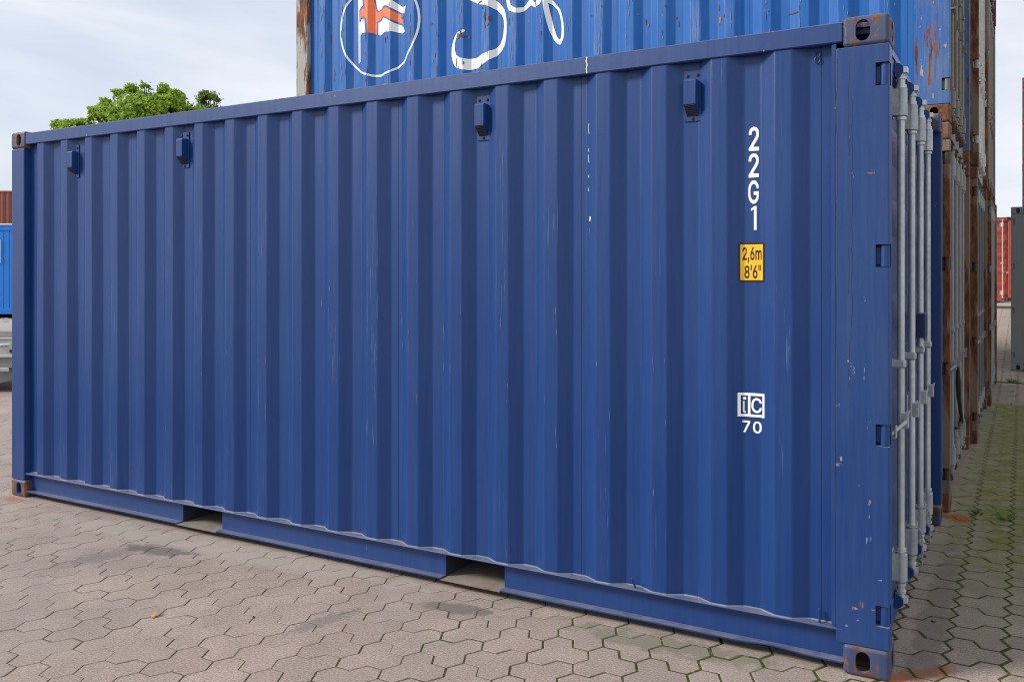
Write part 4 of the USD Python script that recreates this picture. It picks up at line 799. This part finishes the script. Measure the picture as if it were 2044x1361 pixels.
for k, (x, y) in enumerate(((0.34, 9.3), (0.345, 9.9), (0.35, 8.8), (0.13, 7.3), (0.29, 7.0))): weed(x, y, 12, 0.05, 0.012, 0.6, ["low weed in the lane joint between the straight joint and the leafy weed", "low weed just in front of the leafy weed in the lane", "low weed right behind the straight joint across the lane", "low weed at the left before the straight joint across the lane", "low weed at the right before the straight joint across the lane"][k])
moss_look = plain("green_moss", (0.055, 0.085, 0.014), rough=0.95, scale=90.0, vary=0.45, bump=0.6)
cush = []
for _ in range(900):                                                    # moss cushions standing in the wide joints of the lane
    p = stones[rng.randrange(len(stones))]
    c = p.centroid
    if not (-0.05 < c.x < 1.0 and -0.4 < c.y < 3.2): continue
    q = p.exterior.interpolate(rng.random(), normalized=True); cush.append(pebble(q.x + rng.gauss(0, 0.002), q.y + rng.gauss(0, 0.002), rng.uniform(0.003, 0.006), -0.0035))
if cush: tag(obj(None, "joint_moss", cush, moss_look), kind="stuff")

# ropes round the lock rods, strap on the stack behind
for k, (yy, z0) in enumerate(((ROD_Y[1], 0.345), (ROD_Y[2], 0.345))):
    q = [(ROD_X + 0.026 * math.cos(a), yy + 0.026 * math.sin(a), z0 + 0.012 * math.sin(a)) for a in np.linspace(2.6, 2.6 + 6.0, 14)]
    q += [(ROD_X + 0.040, yy + 0.012, z0 - 0.03), (ROD_X + 0.046, yy + 0.030, z0 - 0.08), (ROD_X + 0.046, yy + 0.042, z0 - 0.14), (ROD_X + 0.044, yy + 0.044, z0 - 0.22)]
    tt = np.linspace(0, len(q) - 1, 90); q = np.stack([np.interp(tt, range(len(q)), np.array(q)[:, i]) for i in range(3)], 1)
    n = np.array([np.cos(tt * 7), np.sin(tt * 7), np.zeros(90)]).T * 0.0022
    tag(obj(None, "rope", [tube(q + n, 0.0034, 6), tube(q - n, 0.0034, 6)], rope_look, 40), ["grey twisted rope tied to the second lock rod of the navy container", "grey twisted rope tied to the third lock rod of the navy container"][k], "rope")
sx = 0.030 + ROD_X + 0.03
strap = [(sx, s1y + 0.80, 0.90), (sx + 0.004, s1y + 0.80, 0.78), (sx + 0.006, s1y + 0.83, 0.66), (sx + 0.01, s1y + 1.02, 0.50), (sx + 0.006, s1y + 1.10, 0.44)]
st_ = tag(obj(None, "strap", [tube(strap, [0.012, 0.020, 0.016, 0.012, 0.018], 8), tube([(sx, s1y + 0.6, 0.47), (sx + 0.008, s1y + 0.8, 0.44), (sx + 0.004, s1y + 1.0, 0.45), (sx, s1y + 1.12, 0.43)], 0.011, 8)], rubber, 40), "black rubber strap hanging from the grey door bars of the rusty container", "strap")

# ------------------------------------------------------------------ left background: cabin, gravel, stacked containers, trailer
bright_blue = plain("bright_blue_cabin_paint", (0.002, 0.17, 0.62), rough=0.45, scale=6.0, vary=0.06)
white_trim = plain("white_trim", (0.75, 0.76, 0.78), rough=0.5)
ROT = math.degrees(YAW)
p = at(75, 24.0); zg = 0.455
cab = thing("site_cabin", "bright blue panelled site cabin at the far left edge", "cabin", (p[0], p[1], zg), ROT)   # local: +x to the right, +y away
obj(cab, "body", [box(-6.0, 0, 0.03, 2.4, 0.14, 2.46)], bright_blue)
obj(cab, "base_rail", box(-6.02, 0.02, 0.0, 2.43, 0.0, 0.16, 0.01), bright_blue)
obj(cab, "roof_rail", box(-6.02, 0.02, 0.0, 2.43, 2.42, 2.585, 0.01), bright_blue)
obj(cab, "roof_trim", box(-6.04, 0.04, -0.02, 2.45, 2.5855, 2.62, 0.006), white_trim)
for x in np.arange(-5.94, -0.05, 0.16):
    if not -1.35 < x + 0.08 < -1.05 or True:
        obj(cab, "wall_panel", box(x, x + 0.148, 0.012, 0.0295, 0.165, 2.415, 0.006), bright_blue)
wf = obj(cab, "window", [box(-2.25, -1.07, -0.012, 0.0115, 1.48, 2.16, 0.008)], white_trim)
obj(wf, "pane", box(-2.17, -1.15, -0.016, -0.0125, 1.56, 2.08), plain("window_glass", (0.06, 0.07, 0.08), rough=0.06, spec=0.7))
gp = [at(-380, 23.7), at(130, 23.7), at(130, 20.6), at(-380, 20.6)]
gravel_look = plain("grey_gravel", (0.33, 0.315, 0.295), rough=0.95, scale=14.0, vary=0.4, bump=0.8)
gv = []
gpoly = Polygon(gp); bx0, by0, bx1, by1 = gpoly.bounds
for _ in range(2600):
    x, y = rng.uniform(bx0, bx1), rng.uniform(by0, by1)
    if gpoly.contains(Point(x, y)): gv.append(pebble(x, y, rng.uniform(0.02, 0.045), float(ground_z(x, y)) + 0.02))
tri_v = np.array([(q[0], q[1], float(ground_z(*q)) + 0.03) for q in gp]); gv.append(trimesh.Trimesh(tri_v, [[0, 2, 1], [0, 3, 2]], process=False))
gs = obj(None, "gravel_strip", gv, gravel_look); tag(gs, kind="stuff")
p = at(160, 40.0)
for lvl, lab in ((0, "lower brown red container carrying the one seen above the blue cabin"), (1, "brown red container seen above the roof of the bright blue cabin")):
    container("shipping_container", lab, (p[0], p[1], 0.42 + lvl * (CH + 0.002)), dict(wall=brown_wall, frame=brown_wall, post=brown_wall, casting=brown_wall, door=brown_wall, rod=tan_rod, bracket=tan_rod), rotz=ROT)
alu = plain("pale_aluminium", (0.46, 0.46, 0.46), rough=0.5, metal=0.3, scale=12.0, vary=0.1)
grey_steel = plain("grey_trailer_steel", (0.24, 0.24, 0.235), rough=0.6, metal=0.2, scale=10.0, vary=0.15)
tarp = plain("stone_grey_tarpaulin", (0.30, 0.285, 0.265), rough=0.8, scale=8.0)
p = at(70, 11.2)
tr = thing("trailer", "low grey aluminium trailer standing behind the left end of the navy container", "trailer", (p[0], p[1], 0.0), ROT)
TL_, TW_ = 3.0, 1.5
obj(tr, "side_board", [box(-TL_, 0, 0.0, 0.03, 0.486, 0.725, 0.006), box(-TL_, 0, -0.012, 0.042, 0.7255, 0.742, 0.004), box(-TL_, 0, -0.014, 0.0, 0.478, 0.512, 0.004)], alu, 30)
obj(tr, "side_board", box(-TL_, 0, TW_ - 0.03, TW_, 0.486, 0.74, 0.006), alu)
obj(tr, "head_board", box(-0.03, 0, 0.043, TW_ - 0.031, 0.486, 0.74, 0.006), alu); obj(tr, "tail_board", box(-TL_, -TL_ + 0.03, 0.043, TW_ - 0.031, 0.486, 0.74, 0.006), alu)
obj(tr, "tarpaulin", [box(-TL_ + 0.04, -0.04, 0.06, TW_ - 0.06, 0.50, 0.86, 0.03)], tarp, 30)
obj(tr, "frame", [box(-TL_, 0, 0.01, 0.07, 0.395, 0.4775, 0.006), box(-TL_, 0, TW_ - 0.07, TW_ - 0.01, 0.395, 0.4775, 0.006), box(-TL_, 0, 0.005, 0.012, 0.345, 0.3945)] + [box(x, x + 0.06, 0.07, TW_ - 0.07, 0.40, 0.47) for x in (-2.9, -2.2, -1.5, -0.8, -0.1)], grey_steel, 30)
obj(tr, "floor", box(-TL_ + 0.031, -0.031, 0.031, TW_ - 0.031, 0.479, 0.4855), alu)
for x in (-0.42, -1.6, -2.7):
    l = obj(tr, "latch", [box(x - 0.05, x + 0.05, -0.030, -0.0145, 0.62, 0.655, 0.006), box(x - 0.06, x + 0.10, -0.040, -0.031, 0.655, 0.672, 0.004), tube([(x - 0.14, -0.035, 0.675), (x, -0.055, 0.655), (x + 0.12, -0.035, 0.66)], 0.008, 6)], galv_d, 40)
    obj(tr, "hook_knob", vturn(x + 0.11, -0.010, [(0.545, 0.02), (0.56, 0.028), (0.585, 0.022)], 10), rubber, 40)
    obj(tr, "bracket", box(x - 0.07, x + 0.07, -0.005, 0.0045, 0.29, 0.345, 0.006), galv_d)
obj(tr, "skirt", [hull([(x, y, z) for y in (0.10, 0.115) for x, z in ((-1.35, 0.34), (0.0, 0.34), (0.0, 0.27), (-0.55, 0.12), (-1.35, 0.12))])], grey_steel)
tyre = rubber
for x in (-1.9,):
    for y in (-0.02, TW_ - 0.16):
        a = np.linspace(0, 2 * math.pi, 28, endpoint=False); w = 0.18
        prof = [(0.0, 0.17), (0.0, 0.25), (0.02, 0.285), (w - 0.02, 0.285), (w, 0.25), (w, 0.17)]
        v = np.array([[x + r * math.cos(t), y + d, 0.285 + r * math.sin(t)] for d, r in prof for t in a]); n = len(a); f = []
        for i in range(len(prof)):
            j = (i + 1) % len(prof)
            for k in range(n): f += [[i * n + k, j * n + (k + 1) % n, j * n + k], [i * n + k, i * n + (k + 1) % n, j * n + (k + 1) % n]]
        wh = obj(tr, "wheel", trimesh.Trimesh(v, f, process=False), tyre, 40)
        obj(wh, "rim", [tube([(x, y + 0.03, 0.285), (x, y + 0.12, 0.285)], 0.172, 24)], galv_d, 30)
    obj(tr, "axle", rod((x, 0.05, 0.285), (x, TW_ - 0.05, 0.285), 0.03), grey_steel)
    obj(tr, "mudguard", [box(x - 0.36, x + 0.36, -0.04, 0.16, 0.59, 0.60), box(x - 0.37, x - 0.36, -0.04, 0.16, 0.35, 0.60), box(x + 0.36, x + 0.37, -0.04, 0.16, 0.35, 0.60)], grey_steel)
obj(tr, "jockey_wheel", [rod((-0.3, 0.75, 0.10), (-0.3, 0.75, 0.42), 0.025), rod((-0.3, 0.72, 0.085), (-0.3, 0.78, 0.085), 0.085, 18)], galv_d, 30)

# ------------------------------------------------------------------ trees beyond the yard
bark = plain("tree_bark", (0.10, 0.085, 0.07), rough=0.9, scale=8.0, vary=0.3, bump=0.6)
fresh = leaf_look("fresh_green_leaves", (0.14, 0.25, 0.02), (0.42, 0.58, 0.08), 0.48)
deep = leaf_look("deep_green_leaves", (0.12, 0.19, 0.05), (0.25, 0.35, 0.10), 0.45)
def leaf_cloud(clumps, n, size, seed):
    r = np.random.default_rng(seed); cs = np.array([c[:3] for c in clumps]); rs = np.array([c[3:6] for c in clumps]); w = rs.prod(1) ** 0.67; pick = r.choice(len(cs), n, p=w / w.sum())
    d = r.standard_normal((n, 3)); d /= np.linalg.norm(d, axis=1, keepdims=True); rad = (0.35 + 0.65 * r.random(n) ** 0.45) * (1 + 0.12 * r.standard_normal(n))
    c = cs[pick] + d * rs[pick] * rad[:, None]
    keep = meshkit.noise(c * 1.5, 3) + 0.35 * meshkit.noise(c * 4.2, 5) > 0.625; c, d = c[keep], d[keep]; n = len(c)
    a = d + 0.9 * r.standard_normal((n, 3)); a[:, 2] += 0.5; a /= np.linalg.norm(a, axis=1, keepdims=True)
    t = np.cross(a, r.standard_normal((n, 3))); t /= np.linalg.norm(t, axis=1, keepdims=True); b = np.cross(a, t); s = size * (0.6 + 0.8 * r.random(n))[:, None]
    v = np.stack([c - t * s, c - b * s * 0.55 + a * s * 0.1, c + t * s, c + b * s * 0.55 + a * s * 0.1], 1).reshape(-1, 3); q = np.arange(n)[:, None] * 4
    return trimesh.Trimesh(v, np.vstack([q + [0, 1, 2], q + [0, 2, 3]]), process=False)
def tree(name, label, loc, clumps, n, size, look, height, seed, r0=0.28):
    t = thing(name, label, "tree", loc, ROT); r = random.Random(seed)
    obj(t, "trunk", tube([(0, 0, -0.3), (0.05, 0, height * 0.25), (-0.05, 0.1, height * 0.5), (0.0, 0.0, height * 0.88)], [r0 * 1.25, r0, r0 * 0.75, 0.05], 10), bark, 60)
    for c in clumps:
        e = np.array(c[:3]); b = np.array([0, 0, max(height * 0.28, e[2] * 0.55 - 0.4)]); mid = (b + e) / 2 + [0, 0, -0.3]
        obj(t, "branch", tube([b, mid, e], [0.11, 0.07, 0.03], 7), bark, 60)
        for k in range(3):
            q = e + np.array([r.uniform(-1, 1) * c[3], r.uniform(-1, 1) * c[4], r.uniform(-0.4, 0.8) * c[5]]) * 0.7
            obj(t, "twig", tube([(e + mid) / 2, (e + q) / 2 + [0, 0, 0.1], q], [0.035, 0.022, 0.008], 5), bark, 60)
    obj(t, "crown", leaf_cloud(clumps, n, size, seed), look)
p = at(285, 45.0); z = float(ground_z(*p))
s_ = 45.0 / FPX
def cl(u, v, ru, rv, dy=0.0, u0=285): return ((u - u0) * s_, dy, 1.593 - (v - CYP) * s_ - z, ru * s_, ru * s_ * 0.9, rv * s_)
tree("leafy_tree", "bright green leafy tree rising behind the navy container at the left", (p[0], p[1], z),
     [cl(300, 208, 36, 30), cl(250, 215, 32, 27, 0.5), cl(345, 218, 34, 25, -0.4), cl(214, 238, 28, 23), cl(375, 242, 30, 22, 0.5), cl(143, 253, 28, 13), cl(116, 250, 14, 12), cl(160, 246, 16, 10), cl(235, 190, 15, 13), cl(262, 178, 15, 11), cl(322, 178, 18, 13), cl(352, 192, 18, 14), cl(388, 214, 18, 15), cl(190, 226, 13, 13), cl(213, 208, 15, 12), cl(402, 228, 14, 12), cl(178, 240, 12, 9), cl(280, 262, 80, 45), cl(185, 285, 60, 40), cl(360, 290, 60, 45), cl(255, 330, 90, 60), cl(196, 222, 18, 14), cl(292, 180, 16, 14), cl(178, 250, 30, 15), cl(205, 246, 26, 18), cl(325, 225, 60, 36), cl(270, 225, 60, 34)], 44000, 0.105, fresh, 9.5, 4)
s_ = 62.0 / FPX; p = at(415, 62.0); z = float(ground_z(*p))
tree("leafy_tree", "darker green tree showing a small crown right of the bright one", (p[0], p[1], z),
     [cl(417, 203, 22, 20, 0, 415), cl(407, 190, 10, 10, 0, 415), cl(420, 240, 36, 32, 0, 415), cl(400, 268, 40, 30, 0, 415), cl(428, 200, 9, 10, 0, 415), cl(412, 205, 14, 16, 0, 415)], 9000, 0.12, deep, 12.0, 9)
